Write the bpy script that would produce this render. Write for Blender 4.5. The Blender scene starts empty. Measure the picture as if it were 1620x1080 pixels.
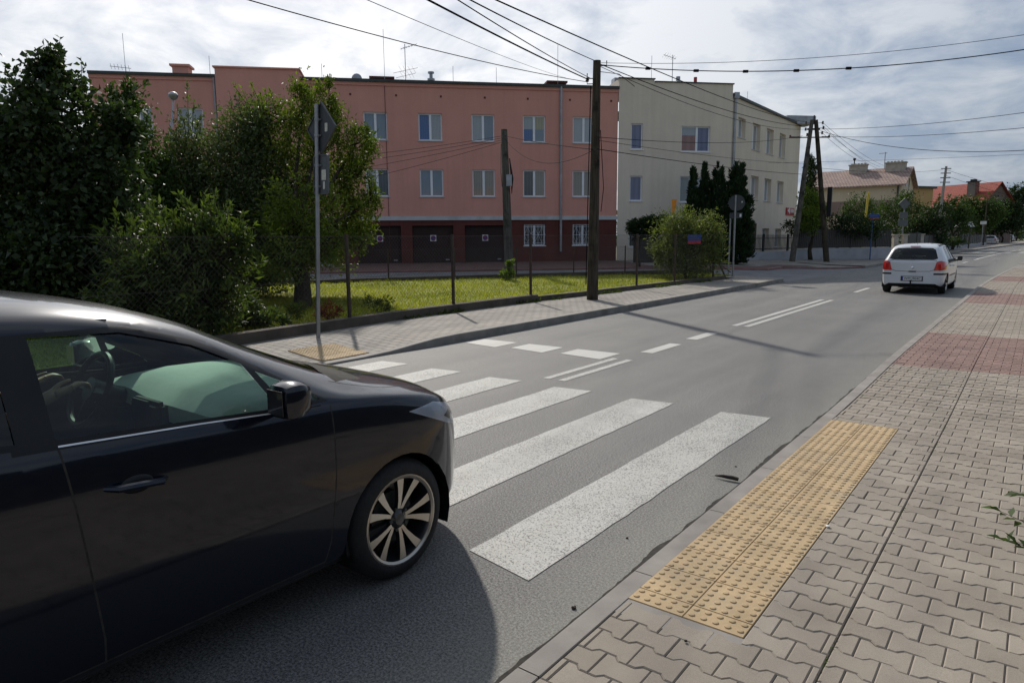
import bpy, bmesh, math, random
import numpy as np
from mathutils import Vector, Matrix
R_=math.radians
random.seed(7); rng=np.random.default_rng(11)
sc=bpy.context.scene; COL=sc.collection

# ------------------------------------------------------------------ camera
HC=1.72; PIT=R_(8.55); ROLL=R_(-0.45); YAW=R_(37.6); FPX=1080.0; PW,PH=1620.0,1080.0
_cp,_sp=math.cos(PIT),math.sin(PIT)
_f=np.array([0,_cp,-_sp]); _u=np.array([0,_sp,_cp]); _r=np.array([1.,0,0])
_r2=math.cos(ROLL)*_r+math.sin(ROLL)*_u; _u2=-math.sin(ROLL)*_r+math.cos(ROLL)*_u
_Rz=np.array([[math.cos(YAW),-math.sin(YAW),0],[math.sin(YAW),math.cos(YAW),0],[0,0,1]])
CR,CU,CF=_Rz@_r2,_Rz@_u2,_Rz@_f
CO=np.array([0,0,HC])
cam=bpy.data.cameras.new('camera'); camo=bpy.data.objects.new('camera',cam); COL.objects.link(camo)
m=Matrix.Identity(4)
for i in range(3):
    m[i][0]=CR[i]; m[i][1]=CU[i]; m[i][2]=-CF[i]; m[i][3]=CO[i]
camo.matrix_world=m
cam.sensor_width=36; cam.lens=36*FPX/PW; cam.clip_start=0.05; cam.clip_end=2000
sc.camera=camo
# ------------------------------------------------------------------ sun and sky
SUN_EL=R_(36); SUN_AZ=math.atan2(-.80,.60)
SUN=Vector((math.sin(SUN_AZ)*math.cos(SUN_EL),math.cos(SUN_AZ)*math.cos(SUN_EL),math.sin(SUN_EL)))
sl=bpy.data.lights.new('sun','SUN'); sl.energy=3.7; sl.angle=R_(1.4); sl.color=(1,.94,.85)
so=bpy.data.objects.new('sun',sl); COL.objects.link(so); so.rotation_euler=SUN.to_track_quat('Z','Y').to_euler()
wd=bpy.data.worlds.new('World'); sc.world=wd; wd.use_nodes=True
def world():
    nt=wd.node_tree; N=nt.nodes; L=nt.links; N.clear()
    out=N.new('ShaderNodeOutputWorld'); bg=N.new('ShaderNodeBackground'); L.new(bg.outputs[0],out.inputs[0])
    sky=N.new('ShaderNodeTexSky'); sky.sky_type='NISHITA'; sky.sun_disc=False; sky.sun_elevation=SUN_EL; sky.sun_rotation=SUN_AZ
    sky.dust_density=2.0; sky.air_density=1.0
    bg.inputs['Strength'].default_value=0.115
    tc=N.new('ShaderNodeTexCoord')
    sep=N.new('ShaderNodeSeparateXYZ'); L.new(tc.outputs['Generated'],sep.inputs[0])
    def mth(op,a,b=None,c=None):
        n=N.new('ShaderNodeMath'); n.operation=op
        for i,v in enumerate((a,b,c)):
            if v is None: continue
            if isinstance(v,(int,float)): n.inputs[i].default_value=v
            else: L.new(v,n.inputs[i])
        return n.outputs[0]
    z=mth('MAXIMUM',sep.outputs[2],0.0); zz=mth('ADD',z,0.27)
    cx=mth('DIVIDE',sep.outputs[0],zz); cy=mth('DIVIDE',sep.outputs[1],zz)
    cb=N.new('ShaderNodeCombineXYZ'); L.new(cx,cb.inputs[0]); L.new(cy,cb.inputs[1]); cb.inputs[2].default_value=3.7
    n1=N.new('ShaderNodeTexNoise'); n1.inputs['Scale'].default_value=3.6; n1.inputs['Detail'].default_value=9; n1.inputs['Roughness'].default_value=.6; n1.inputs['Distortion'].default_value=.35
    n2=N.new('ShaderNodeTexNoise'); n2.inputs['Scale'].default_value=.55; n2.inputs['Detail'].default_value=5
    L.new(cb.outputs[0],n1.inputs['Vector']); L.new(cb.outputs[0],n2.inputs['Vector'])
    mix=mth('ADD',mth('MULTIPLY',n1.outputs['Fac'],.62),mth('MULTIPLY',n2.outputs['Fac'],.38))
    # thickness : 0 thin (bright/blue), 1 thick
    r=N.new('ShaderNodeMapRange'); r.inputs[1].default_value=.41; r.inputs[2].default_value=.57; L.new(mix,r.inputs[0])
    # closeness to the sun
    dot=N.new('ShaderNodeVectorMath'); dot.operation='DOT_PRODUCT'; L.new(tc.outputs['Generated'],dot.inputs[0]); dot.inputs[1].default_value=SUN
    d=N.new('ShaderNodeMapRange'); d.inputs[1].default_value=.42; d.inputs[2].default_value=1.0; L.new(dot.outputs['Value'],d.inputs[0])
    d2=mth('POWER',d.outputs[0],1.25)
    # cloud radiance (already divided by the background strength)
    c0=N.new('ShaderNodeMix'); c0.data_type='RGBA'; c0.inputs[6].default_value=(3.1,3.55,4.2,1); c0.inputs[7].default_value=(9.3,9.4,9.6,1); L.new(d2,c0.inputs[0])
    c1=N.new('ShaderNodeMix'); c1.data_type='RGBA'; c1.inputs[6].default_value=(1.4,2.0,3.05,1); c1.inputs[7].default_value=(4.5,5.2,6.3,1); L.new(d2,c1.inputs[0])
    cl=N.new('ShaderNodeMix'); cl.data_type='RGBA'; L.new(r.outputs[0],cl.inputs[0]); L.new(c1.outputs[2],cl.inputs[6]); L.new(c0.outputs[2],cl.inputs[7])
    fin=N.new('ShaderNodeMix'); fin.data_type='RGBA'; fin.inputs[0].default_value=.88; L.new(sky.outputs[0],fin.inputs[6]); L.new(cl.outputs[2],fin.inputs[7])
    L.new(fin.outputs[2],bg.inputs[0])
world()
vs=sc.view_settings; vs.view_transform='Standard'; vs.look='None'; vs.exposure=0; vs.gamma=1
sc.render.resolution_x=1024; sc.render.resolution_y=682

# ------------------------------------------------------------------ terrain frame
AL=R_(9.5)
_fy=np.array([-math.sin(YAW),math.cos(YAW)]); _rx=np.array([math.cos(YAW),math.sin(YAW)])
E=math.cos(AL)*_rx+math.sin(AL)*_fy          # along the pink facade (to the right)
NN=np.array([E[1],-E[0]])                    # out of the facade
A0=np.array([-18.89,34.15])                  # right-hand corner of the pink facade
FROT=math.atan2(E[1],E[0])
def ss(a,b,x):
    t=min(1,max(0,(x-a)/(b-a))); return t*t*(3-2*t)
def xc(Y):                                   # the road bends gently right far away
    t=max(0,Y-26); return .055*t*t/(t+14) if t>0 else 0
def RZ(Y): return .2*ss(28,80,Y)
def tt(X,Y): return (X-A0[0])*NN[0]+(Y-A0[1])*NN[1]
def TZ(X,Y):                                 # left pavement and land beyond
    x=X-xc(Y); b=RZ(Y)+.13
    g=min(.5,.5-.018*tt(X,Y)); g=max(g,b-.02) 
    return b+(g-b)*ss(8,15,-x)
def GZ(X,Y):
    x=X-xc(Y)
    if x<-7.7: return TZ(X,Y)
    if x>-1.5: return RZ(Y)+NP(Y)
    return RZ(Y)
def NP(Y): return .025+.06*ss(7,11,Y)
def ray(px,py): return CF*FPX+CR*(px-PW/2)-CU*(py-PH/2)
def dp(px,py,D): return CO+ray(px,py)*(D/FPX)          # world point at depth D
def gz(px,py,z=0.):
    d=ray(px,py); return CO+d*((z-HC)/d[2])
def gp(px,py,dz=0.):                                    # world point on the land
    z=.2; X=gz(px,py,z)
    for _ in range(40):
        z=.5*z+.5*(GZ(X[0],X[1])+dz); X=gz(px,py,z)
    return X
def gx(px,py,x):
    d=ray(px,py); return CO+d*(x/d[0])
def base_at(px,D):                                      # land under pixel column px at depth D
    X=dp(px,380,D); return np.array([X[0],X[1],GZ(X[0],X[1])])
def fs(s,t,z=0): p=A0+E*s+NN*t; return np.array([p[0],p[1],z])

# ------------------------------------------------------------------ materials
def _nt(name):
    m=bpy.data.materials.new(name); m.use_nodes=True; nt=m.node_tree; nt.nodes.clear()
    o=nt.nodes.new('ShaderNodeOutputMaterial'); b=nt.nodes.new('ShaderNodeBsdfPrincipled'); nt.links.new(b.outputs[0],o.inputs[0])
    return m,nt,b,o
def mk_noise(nt,vec,scale,detail=4,rough=.55):
    n=nt.nodes.new('ShaderNodeTexNoise'); n.inputs['Scale'].default_value=scale; n.inputs['Detail'].default_value=detail; n.inputs['Roughness'].default_value=rough
    if vec is not None: nt.links.new(vec,n.inputs['Vector'])
    return n.outputs['Fac']
def mk_ramp(nt,fac,a,b,ca=(0,0,0,1),cb=(1,1,1,1)):
    r=nt.nodes.new('ShaderNodeValToRGB'); r.color_ramp.elements[0].position=a; r.color_ramp.elements[1].position=b
    r.color_ramp.elements[0].color=ca; r.color_ramp.elements[1].color=cb; nt.links.new(fac,r.inputs[0]); return r.outputs[0]
def mk_mix(nt,fac,a,b,mode='MIX'):
    n=nt.nodes.new('ShaderNodeMix'); n.data_type='RGBA'; n.blend_type=mode
    for i,v in ((0,fac),(6,a),(7,b)):
        if isinstance(v,(int,float)): n.inputs[i].default_value=v
        elif isinstance(v,tuple): n.inputs[i].default_value=v if len(v)==4 else (*v,1)
        else: nt.links.new(v,n.inputs[i])
    return n.outputs[2]
def mk_bump(nt,b,h,strength,dist=.01):
    n=nt.nodes.new('ShaderNodeBump'); n.inputs['Strength'].default_value=strength; n.inputs['Distance'].default_value=dist
    nt.links.new(h,n.inputs['Height']); nt.links.new(n.outputs[0],b.inputs['Normal'])
def mk_coord(nt,kind='Object'):
    return nt.nodes.new('ShaderNodeTexCoord').outputs[kind]
def pm(name,col,rough=.6,var=.18,scale=3.,bump=0.,bscale=60.,metal=0.,coat=0.,spec=.5,dirt=None,emit=None):
    m,nt,b,o=_nt(name); c=mk_coord(nt)
    f=mk_noise(nt,c,scale,6)
    lo=tuple(max(0,x*(1-var)) for x in col); hi=tuple(min(1,x*(1+var)) for x in col)
    rc=mk_ramp(nt,f,.3,.7,(*lo,1),(*hi,1))
    if dirt:
        d=mk_ramp(nt,mk_noise(nt,c,scale*.37+.2,7,.65),.52,.72); rc=mk_mix(nt,d,rc,dirt)
    nt.links.new(rc,b.inputs['Base Color'])
    b.inputs['Roughness'].default_value=rough; b.inputs['Metallic'].default_value=metal
    b.inputs['Coat Weight'].default_value=coat; b.inputs['Coat Roughness'].default_value=.03; b.inputs['Specular IOR Level'].default_value=spec
    if bump: mk_bump(nt,b,mk_noise(nt,c,bscale,3),bump)
    if emit: b.inputs['Emission Color'].default_value=(*emit[0],1); b.inputs['Emission Strength'].default_value=emit[1]
    return m
def glass_mat(name,tint=(.75,.88,.82),refl=1.0,rough=0.0):
    m,nt,b,o=_nt(name); nt.nodes.remove(b)
    t=nt.nodes.new('ShaderNodeBsdfTransparent'); t.inputs[0].default_value=(*tint,1)
    g=nt.nodes.new('ShaderNodeBsdfGlossy'); g.inputs['Roughness'].default_value=rough; g.inputs[0].default_value=(refl,refl,refl,1)
    f=nt.nodes.new('ShaderNodeFresnel'); f.inputs[0].default_value=1.5
    mx=nt.nodes.new('ShaderNodeMixShader'); nt.links.new(f.outputs[0],mx.inputs[0]); nt.links.new(t.outputs[0],mx.inputs[1]); nt.links.new(g.outputs[0],mx.inputs[2])
    nt.links.new(mx.outputs[0],o.inputs[0]); return m
def leaf_mat(name,col,tip=None,rough=.42,trans=.35,tcol=None):
    rough=max(.55,rough+.12)
    m,nt,b,o=_nt(name)
    a=nt.nodes.new('ShaderNodeAttribute'); a.attribute_name='tint'
    tip=tip or tuple(min(1,x*1.9) for x in col)
    c=mk_ramp(nt,a.outputs['Fac'],0,1,(*[x*.65 for x in col],1),(*tip,1))
    nt.links.new(c,b.inputs['Base Color']); b.inputs['Roughness'].default_value=rough; b.inputs['Specular IOR Level'].default_value=.28
    t=nt.nodes.new('ShaderNodeBsdfTranslucent'); tm=mk_mix(nt,1.0,c,(*(tcol or (1.05,1.22,.42)),1),'MULTIPLY')
    nt.links.new(tm,t.inputs[0])
    mx=nt.nodes.new('ShaderNodeMixShader'); mx.inputs[0].default_value=trans
    nt.links.new(b.outputs[0],mx.inputs[1]); nt.links.new(t.outputs[0],mx.inputs[2]); nt.links.new(mx.outputs[0],o.inputs[0]); return m

def asphalt_mat():
    m,nt,b,o=_nt('asphalt'); c=mk_coord(nt)
    mp=nt.nodes.new('ShaderNodeMapping'); mp.inputs['Scale'].default_value=(1.0,.06,1); nt.links.new(c,mp.inputs[0])
    base=mk_ramp(nt,mk_noise(nt,c,78,5,.9),.42,.585,(.022,.022,.022,1),(.275,.268,.255,1))
    sp=mk_ramp(nt,mk_noise(nt,c,48,4,.9),.60,.68); base=mk_mix(nt,sp,base,(.36,.355,.34))
    dk=mk_ramp(nt,mk_noise(nt,c,120,2,.6),.32,.40,(1,1,1,1),(0,0,0,1)); base=mk_mix(nt,dk,base,(.04,.04,.042))
    strk=mk_ramp(nt,mk_noise(nt,mp.outputs[0],1.5,6,.6),.30,.72,(.80,.80,.81,1),(1.16,1.15,1.13,1))
    base=mk_mix(nt,1.0,base,strk,'MULTIPLY')
    pt=mk_ramp(nt,mk_noise(nt,c,.55,6,.6),.32,.70,(.88,.88,.89,1),(1.10,1.09,1.08,1)); base=mk_mix(nt,1.0,base,pt,'MULTIPLY')
    # greener, sandier gutter along the near kerb
    sx=nt.nodes.new('ShaderNodeSeparateXYZ'); nt.links.new(c,sx.inputs[0])
    ad=nt.nodes.new('ShaderNodeMath'); ad.operation='MULTIPLY_ADD'; nt.links.new(mk_noise(nt,c,5,4),ad.inputs[0]); ad.inputs[1].default_value=.5; nt.links.new(sx.outputs[0],ad.inputs[2])
    gt=nt.nodes.new('ShaderNodeMapRange'); gt.inputs[1].default_value=-1.85; gt.inputs[2].default_value=-1.2; gt.inputs[4].default_value=.55; nt.links.new(ad.outputs[0],gt.inputs[0])
    base=mk_mix(nt,gt.outputs[0],base,(.225,.215,.18))
    nt.links.new(base,b.inputs['Base Color']); b.inputs['Roughness'].default_value=.72; b.inputs['Specular IOR Level'].default_value=.45
    mk_bump(nt,b,mk_noise(nt,c,170,3,.7),.55,.006); return m
def paint_mat(name,wear,fine=150):
    m,nt,b,o=_nt(name); c=mk_coord(nt)
    big0=mk_noise(nt,c,1.1,5,.65); ma=nt.nodes.new('ShaderNodeMath'); ma.operation='MULTIPLY_ADD'; nt.links.new(big0,ma.inputs[0]); ma.inputs[1].default_value=-.20; ma.inputs[2].default_value=.10
    mb=nt.nodes.new('ShaderNodeMath'); mb.operation='ADD'; nt.links.new(mk_noise(nt,c,fine,4,.8),mb.inputs[0]); nt.links.new(ma.outputs[0],mb.inputs[1])
    w=mk_ramp(nt,mb.outputs[0],wear-.06,wear+.02)
    mp=nt.nodes.new('ShaderNodeMapping'); mp.inputs['Scale'].default_value=(1.6,.25,1); nt.links.new(c,mp.inputs[0])
    big=mk_ramp(nt,mk_noise(nt,mp.outputs[0],2.2,5,.6),.3,.7,(.84,.83,.80,1),(1,1,1,1))
    white=mk_mix(nt,1.0,(.50,.49,.46),big,'MULTIPLY')
    col=mk_mix(nt,w,(.11,.108,.105),white); nt.links.new(col,b.inputs['Base Color']); b.inputs['Roughness'].default_value=.7
    mk_bump(nt,b,mk_noise(nt,c,170,3,.7),.4,.005); return m
def paver_mat(name,col,col2):
    m,nt,b,o=_nt(name); c=mk_coord(nt)
    a=nt.nodes.new('ShaderNodeAttribute'); a.attribute_name='tint'
    base=mk_ramp(nt,a.outputs['Fac'],0,1,(*col,1),(*col2,1))
    st=mk_ramp(nt,mk_noise(nt,c,2.3,6,.6),.30,.72,(.80,.79,.77,1),(1.12,1.11,1.09,1)); base=mk_mix(nt,1.0,base,st,'MULTIPLY')
    g=mk_ramp(nt,mk_noise(nt,c,330,3,.8),.34,.68,(.72,.71,.70,1),(1.25,1.24,1.22,1)); base=mk_mix(nt,1.0,base,g,'MULTIPLY')
    nt.links.new(base,b.inputs['Base Color']); b.inputs['Roughness'].default_value=.85
    mk_bump(nt,b,mk_noise(nt,c,240,3,.7),.35,.004); return m
def brick_mat(name,c1,c2,mort,sx,sy,msize=.03,bump=.4,rot=0):
    m,nt,b,o=_nt(name); c=mk_coord(nt)
    mp=nt.nodes.new('ShaderNodeMapping'); mp.inputs['Rotation'].default_value=(0,0,rot); nt.links.new(c,mp.inputs[0])
    br=nt.nodes.new('ShaderNodeTexBrick'); nt.links.new(mp.outputs[0],br.inputs['Vector'])
    br.inputs['Color1'].default_value=(*c1,1); br.inputs['Color2'].default_value=(*c2,1); br.inputs['Mortar'].default_value=(*mort,1)
    br.inputs['Scale'].default_value=1; br.inputs['Brick Width'].default_value=sx; br.inputs['Row Height'].default_value=sy; br.inputs['Mortar Size'].default_value=msize*sy
    st=mk_ramp(nt,mk_noise(nt,c,1.3,6,.6),.3,.72,(.75,.75,.75,1),(1.15,1.15,1.15,1)); col=mk_mix(nt,1.0,br.outputs['Color'],st,'MULTIPLY')
    nt.links.new(col,b.inputs['Base Color']); b.inputs['Roughness'].default_value=.85
    if bump: 
        inv=nt.nodes.new('ShaderNodeMath'); inv.operation='SUBTRACT'; inv.inputs[0].default_value=1; nt.links.new(br.outputs['Fac'],inv.inputs[1]); mk_bump(nt,b,inv.outputs[0],bump,.006)
    return m
def plaster_mat(name,col,streak=.10):
    m,nt,b,o=_nt(name); c=mk_coord(nt)
    f=mk_ramp(nt,mk_noise(nt,c,.7,7,.6),.3,.7,(1-streak,1-streak,1-streak,1),(1+streak*.5,)*3+(1,))
    mp=nt.nodes.new('ShaderNodeMapping'); mp.inputs['Scale'].default_value=(3.,3.,.12); nt.links.new(c,mp.inputs[0])
    s=mk_ramp(nt,mk_noise(nt,mp.outputs[0],1.4,6,.65),.42,.75,(1.03,1.03,1.03,1),(1-streak*.6,)*3+(1,))
    k=mk_mix(nt,1.0,(*col,1),f,'MULTIPLY'); k=mk_mix(nt,1.0,k,s,'MULTIPLY'); nt.links.new(k,b.inputs['Base Color']); b.inputs['Roughness'].default_value=.9; b.inputs['Specular IOR Level'].default_value=.25
    mk_bump(nt,b,mk_noise(nt,c,90,3,.7),.25,.004); return m
def wood_mat(name,a,bb):
    m,nt,b,o=_nt(name); c=mk_coord(nt)
    mp=nt.nodes.new('ShaderNodeMapping'); mp.inputs['Scale'].default_value=(22,22,.9); nt.links.new(c,mp.inputs[0])
    f=mk_noise(nt,mp.outputs[0],1.6,7,.65); k=mk_ramp(nt,f,.34,.68,(*a,1),(*bb,1))
    l=mk_ramp(nt,mk_noise(nt,c,2.5,5),.5,.7); k=mk_mix(nt,l,k,tuple(x*.6 for x in a)); nt.links.new(k,b.inputs['Base Color']); b.inputs['Roughness'].default_value=.9; b.inputs['Specular IOR Level'].default_value=.2
    mk_bump(nt,b,f,.7,.012); return m
def curtain_mat(name,c1,c2,vert=True,freq=26,rough=.05,dark=.0):
    m,nt,b,o=_nt(name); c=mk_coord(nt)
    w=nt.nodes.new('ShaderNodeTexWave'); w.bands_direction='X' if vert else 'Z'; w.inputs['Scale'].default_value=freq/6.28; w.inputs['Distortion'].default_value=1.2 if vert else 0; nt.links.new(c,w.inputs['Vector'])
    k=mk_ramp(nt,w.outputs['Fac'],.2,.8,(*c1,1),(*c2,1)); nt.links.new(k,b.inputs['Base Color'])
    b.inputs['Roughness'].default_value=.5; b.inputs['Coat Weight'].default_value=1; b.inputs['Coat Roughness'].default_value=rough; b.inputs['Coat IOR'].default_value=1.6
    return m
def carpaint(name,col,metal=.3,rough=.35,flake=.1):
    m,nt,b,o=_nt(name); c=mk_coord(nt)
    k=mk_ramp(nt,mk_noise(nt,c,1.1,5),.3,.7,(*[x*.9 for x in col],1),(*[min(1,x*1.1) for x in col],1)); nt.links.new(k,b.inputs['Base Color'])
    b.inputs['Metallic'].default_value=metal; b.inputs['Roughness'].default_value=rough; b.inputs['Coat Weight'].default_value=1.0; b.inputs['Coat IOR'].default_value=1.5; b.inputs['Specular IOR Level'].default_value=.05 if max(col)<.05 else .5
    cr=mk_ramp(nt,mk_noise(nt,c,9,6,.7),.35,.8,(.05,)*3+(1,),(.11,)*3+(1,)); nt.links.new(cr,b.inputs['Coat Roughness']); return m

M={}
def mats():
    M['asphalt']=asphalt_mat()
    M['zebra']=paint_mat('zebra_paint',.472,85); M['line']=paint_mat('line_paint',.36,150)
    M['paver']=paver_mat('tan_paver',(.262,.228,.19),(.345,.303,.256)); M['paver_red']=paver_mat('red_paver',(.215,.135,.118),(.285,.18,.158))
    M['paver_side']=pm('joint_sand',(.085,.072,.056),.95,.4,30,.4,200)
    M['kerb']=pm('kerb_concrete',(.27,.245,.22),.85,.16,4,.35,220,dirt=(.19,.17,.14))
    M['kerb_far']=pm('far_kerb_concrete',(.25,.23,.205),.85,.2,3,.3,160,dirt=(.11,.10,.09))
    M['redkerb']=pm('red_kerb_stone',(.24,.12,.105),.85,.2,3,.3,100); M['crack']=pm('dirt_crack',(.035,.031,.026),1,.5,30)
    M['tactile']=pm('yellow_tactile_concrete',(.475,.345,.195),.85,.15,5,.4,260,dirt=(.40,.31,.20))
    M['farpave']=brick_mat('far_pavers',(.33,.295,.255),(.27,.245,.21),(.15,.135,.12),.2,.15,.09,.4)
    M['side_asphalt']=pm('side_street_asphalt',(.17,.17,.175),.8,.22,1.2,.5,150,dirt=(.13,.13,.135))
    M['redpave']=brick_mat('red_forecourt_pavers',(.20,.10,.085),(.15,.085,.075),(.07,.06,.055),.2,.1,.1,.3)
    M['soil']=pm('ground_soil',(.10,.10,.05),1,.4,.8,.5,20)
    M['lawn']=pm('lawn_turf',(.21,.225,.025),1,.35,1.3,.8,70,dirt=(.17,.17,.03))
    M['plinth']=pm('old_concrete',(.085,.07,.055),.95,.35,3,.6,60,dirt=(.07,.065,.045))
    M['whitewall']=pm('grey_wall_plaster',(.36,.365,.39),.9,.14,1.5,.3,60,dirt=(.28,.28,.28))
    M['pink']=plaster_mat('pink_plaster',(.71,.345,.275),.07); M['pink2']=plaster_mat('pink_plaster_tower',(.73,.355,.285),.06)
    M['brown']=plaster_mat('maroon_plaster',(.14,.045,.038),.2)
    M['cream']=plaster_mat('cream_plaster',(.78,.675,.55),.07)
    M['beige']=plaster_mat('beige_plaster',(.62,.52,.38),.08); M['beigeband']=plaster_mat('mauve_band_plaster',(.27,.20,.17),.1)
    M['ochre']=plaster_mat('ochre_plaster',(.50,.33,.15),.08)
    M['band']=pm('white_band',(.55,.56,.55),.7,.12,2,dirt=(.42,.42,.40))
    M['gutter']=pm('dark_metal_gutter',(.055,.06,.055),.5,.2,2,metal=.3)
    M['roofgrey']=pm('roof_felt',(.16,.17,.17),.8,.25,1)
    M['zinc']=pm('zinc_pipe',(.36,.37,.39),.45,.2,3,metal=.6)
    M['white']=pm('white_window_frame',(.84,.85,.88),.4,.05,3)
    M['garage']=brick_mat('dark_garage_slats',(.048,.026,.022),(.040,.022,.02),(.02,.012,.010),3.0,.11,.10,.5)
    M['rooftile']=brick_mat('brown_roof_tiles',(.43,.30,.255),(.36,.25,.215),(.22,.155,.13),.3,.34,.14,.6)
    M['redtile']=brick_mat('red_roof_tiles',(.43,.075,.05),(.35,.06,.04),(.2,.05,.03),.3,.34,.14,.6)
    M['redbrick']=brick_mat('dark_red_brick',(.22,.11,.09),(.18,.09,.075),(.2,.17,.15),.25,.08,.12,.2)
    M['chimney']=pm('chimney_render',(.42,.38,.32),.9,.2,3); M['chimney_brick']=brick_mat('chimney_brick',(.24,.11,.08),(.2,.09,.07),(.2,.17,.15),.25,.08,.12,.2)
    M['brownmetal']=pm('rusty_post_paint',(.045,.028,.022),.6,.5,14,dirt=(.09,.04,.02))
    M['galv']=pm('galvanised_steel',(.30,.31,.32),.42,.18,6,metal=.75)
    M['signback']=pm('sign_back_grey',(.06,.063,.07),.5,.2,4,metal=.3); M['signbacklight']=pm('sign_back_light_grey',(.12,.127,.135),.5,.15,5,metal=.3)
    M['sticker']=pm('sticker_paper',(.62,.60,.52),.7,.2,30)
    M['mesh']=pm('fence_wire',(.085,.075,.068),.6,.3,3,metal=.5)
    M['wood']=wood_mat('weathered_wood',(.035,.028,.02),(.10,.085,.062)); M['woodgrey']=wood_mat('grey_weathered_wood',(.055,.05,.042),(.17,.16,.135))
    M['conc']=pm('pole_concrete',(.30,.28,.25),.9,.2,2,.4,60)
    M['black']=pm('black_plastic',(.009,.009,.010),.4,.3,5,spec=.3); M['wire']=pm('cable_black',(.012,.012,.013),.9,.2,5,spec=.03)
    M['ceramic']=pm('insulator_ceramic',(.10,.07,.05),.25,.2,5)
    M['iron']=pm('black_iron',(.016,.015,.016),.5,.3,6)
    M['bark']=wood_mat('bark',(.022,.017,.012),(.07,.055,.04))
    M['tyre']=pm('tyre_rubber',(.013,.013,.014),.75,.3,20,.3,60); M['rim']=pm('machined_alloy',(.56,.52,.46),.32,.06,9,metal=1.0)
    M['rimdark']=pm('gloss_black_alloy',(.015,.015,.017),.3,.2,5,coat=.6)
    M['navy']=carpaint('dark_navy_paint',(.0085,.0115,.021),.35,.30); M['whitepaint']=carpaint('white_car_paint',(.60,.61,.63),.05,.4)
    M['silver']=carpaint('silver_car_paint',(.42,.43,.45),.6,.35); M['darkred']=carpaint('dark_red_car_paint',(.10,.012,.012),.3,.35); M['darkgrey']=carpaint('dark_grey_car_paint',(.03,.033,.04),.4,.35)
    M['glass']=glass_mat('car_glass',(.62,.78,.70),1.0); M['darkglass']=glass_mat('privacy_glass',(.06,.075,.075),1.0); M['rearglass']=glass_mat('rear_window_glass',(.30,.38,.36),1.0)
    M['lampglass']=glass_mat('headlamp_glass',(.85,.88,.92),1.0); M['lampsilver']=pm('headlamp_silver',(.85,.87,.90),.25,.1,9,metal=.35); M['chrome']=pm('chrome',(.75,.76,.78),.12,.05,5,metal=1.0)
    M['dash']=pm('light_grey_dashboard',(.55,.60,.56),.7,.06,30,.2,300); M['interior']=pm('dark_interior',(.018,.018,.019),.8,.3,10)
    M['seat']=pm('seat_fabric',(.03,.03,.033),.9,.3,40); M['skin']=pm('skin',(.50,.29,.20),.55,.08,20); M['shirt']=pm('grey_shirt',(.12,.13,.15),.9,.15,30); M['hair']=pm('dark_hair',(.02,.014,.01),.6,.3,60); M['trousers']=pm('dark_trousers',(.025,.028,.04),.9,.2,30)
    M['redlamp']=pm('tail_lamp_red',(.50,.012,.012),.15,.1,9,coat=1); M['brakelamp']=pm('lit_brake_lamp',(.42,.012,.012),.15,.1,9,coat=1,emit=((1,.04,.02),.02)); M['orangelamp']=pm('amber_lens',(.7,.18,.03),.2,.1,9,coat=1)
    M['plate']=pm('plate_white',(.62,.63,.63),.5,.06,8); M['plateblue']=pm('plate_blue',(.02,.05,.25),.5,.1,8)
    M['blue']=pm('sign_blue',(.02,.06,.26),.5,.12,8); M['bluepole']=pm('blue_pole_paint',(.03,.09,.22),.5,.2,5); M['signred']=pm('sign_red',(.42,.03,.035),.5,.12,8); M['signwhite']=pm('sign_white',(.72,.73,.73),.5,.06,8)
    M['orange']=pm('orange_plastic',(.80,.28,.015),.5,.08,8); M['yellow']=pm('yellow_paint',(.62,.46,.04),.5,.12,5)
    M['stick']=pm('rotten_stick',(.035,.026,.02),.95,.4,30,.6,90); M['pebble']=pm('white_pebble',(.72,.71,.68),.8,.1,20)
    M['canopy']=pm('pale_canopy',(.62,.62,.60),.7,.1,3)
    for k,c1,c2,v,f in (('cur_blue',(.20,.27,.36),(.30,.37,.45),True,30),('cur_dark',(.04,.05,.06),(.07,.08,.09),True,12),('cur_beige',(.30,.27,.22),(.38,.34,.28),True,22),
        ('cur_white',(.42,.45,.47),(.52,.55,.57),True,26),('cur_royal',(.05,.13,.36),(.08,.18,.44),True,20),('cur_blind',(.34,.38,.43),(.60,.63,.66),False,75),('cur_violet',(.14,.16,.30),(.17,.19,.34),True,6),('cur_olive',(.45,.41,.25),(.5,.46,.29),True,14),('cur_refl',(.36,.16,.13),(.40,.19,.15),True,5)):
        M[k]=curtain_mat(k,tuple(x*.66 for x in c1),tuple(x*.72 for x in c2),v,f)
    M['lf_lilac']=leaf_mat('lilac_leaves',(.034,.056,.026),(.070,.105,.038),.40,.28)
    M['lf_olive']=leaf_mat('grey_green_leaves',(.082,.112,.045),(.19,.23,.10),.42,.30)
    M['lf_willow']=leaf_mat('yellow_green_leaves',(.095,.135,.025),(.22,.27,.045),.42,.42)
    M['lf_peach']=leaf_mat('long_leaves',(.048,.078,.030),(.145,.19,.05),.36,.35)
    M['lf_bright']=leaf_mat('fresh_leaves',(.10,.16,.025),(.24,.32,.06),.45,.45)
    M['lf_thuja']=leaf_mat('thuja_scales',(.020,.045,.017),(.042,.08,.026),.7,.1)
    M['lf_dark']=leaf_mat('dark_leaves',(.020,.040,.014),(.05,.085,.025),.5,.25)
    M['lf_mid']=leaf_mat('mid_green_leaves',(.040,.075,.020),(.09,.14,.035),.5,.32)
    M['lf_corner']=leaf_mat('corner_bush_leaves',(.11,.135,.055),(.24,.27,.10),.45,.4); M['lf_red']=leaf_mat('reddish_tips',(.20,.06,.035),(.35,.10,.05),.5,.4,(1.2,.8,.5))
    M['grass']=leaf_mat('grass_blades',(.24,.255,.02),(.46,.43,.05),.6,.5)
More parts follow.
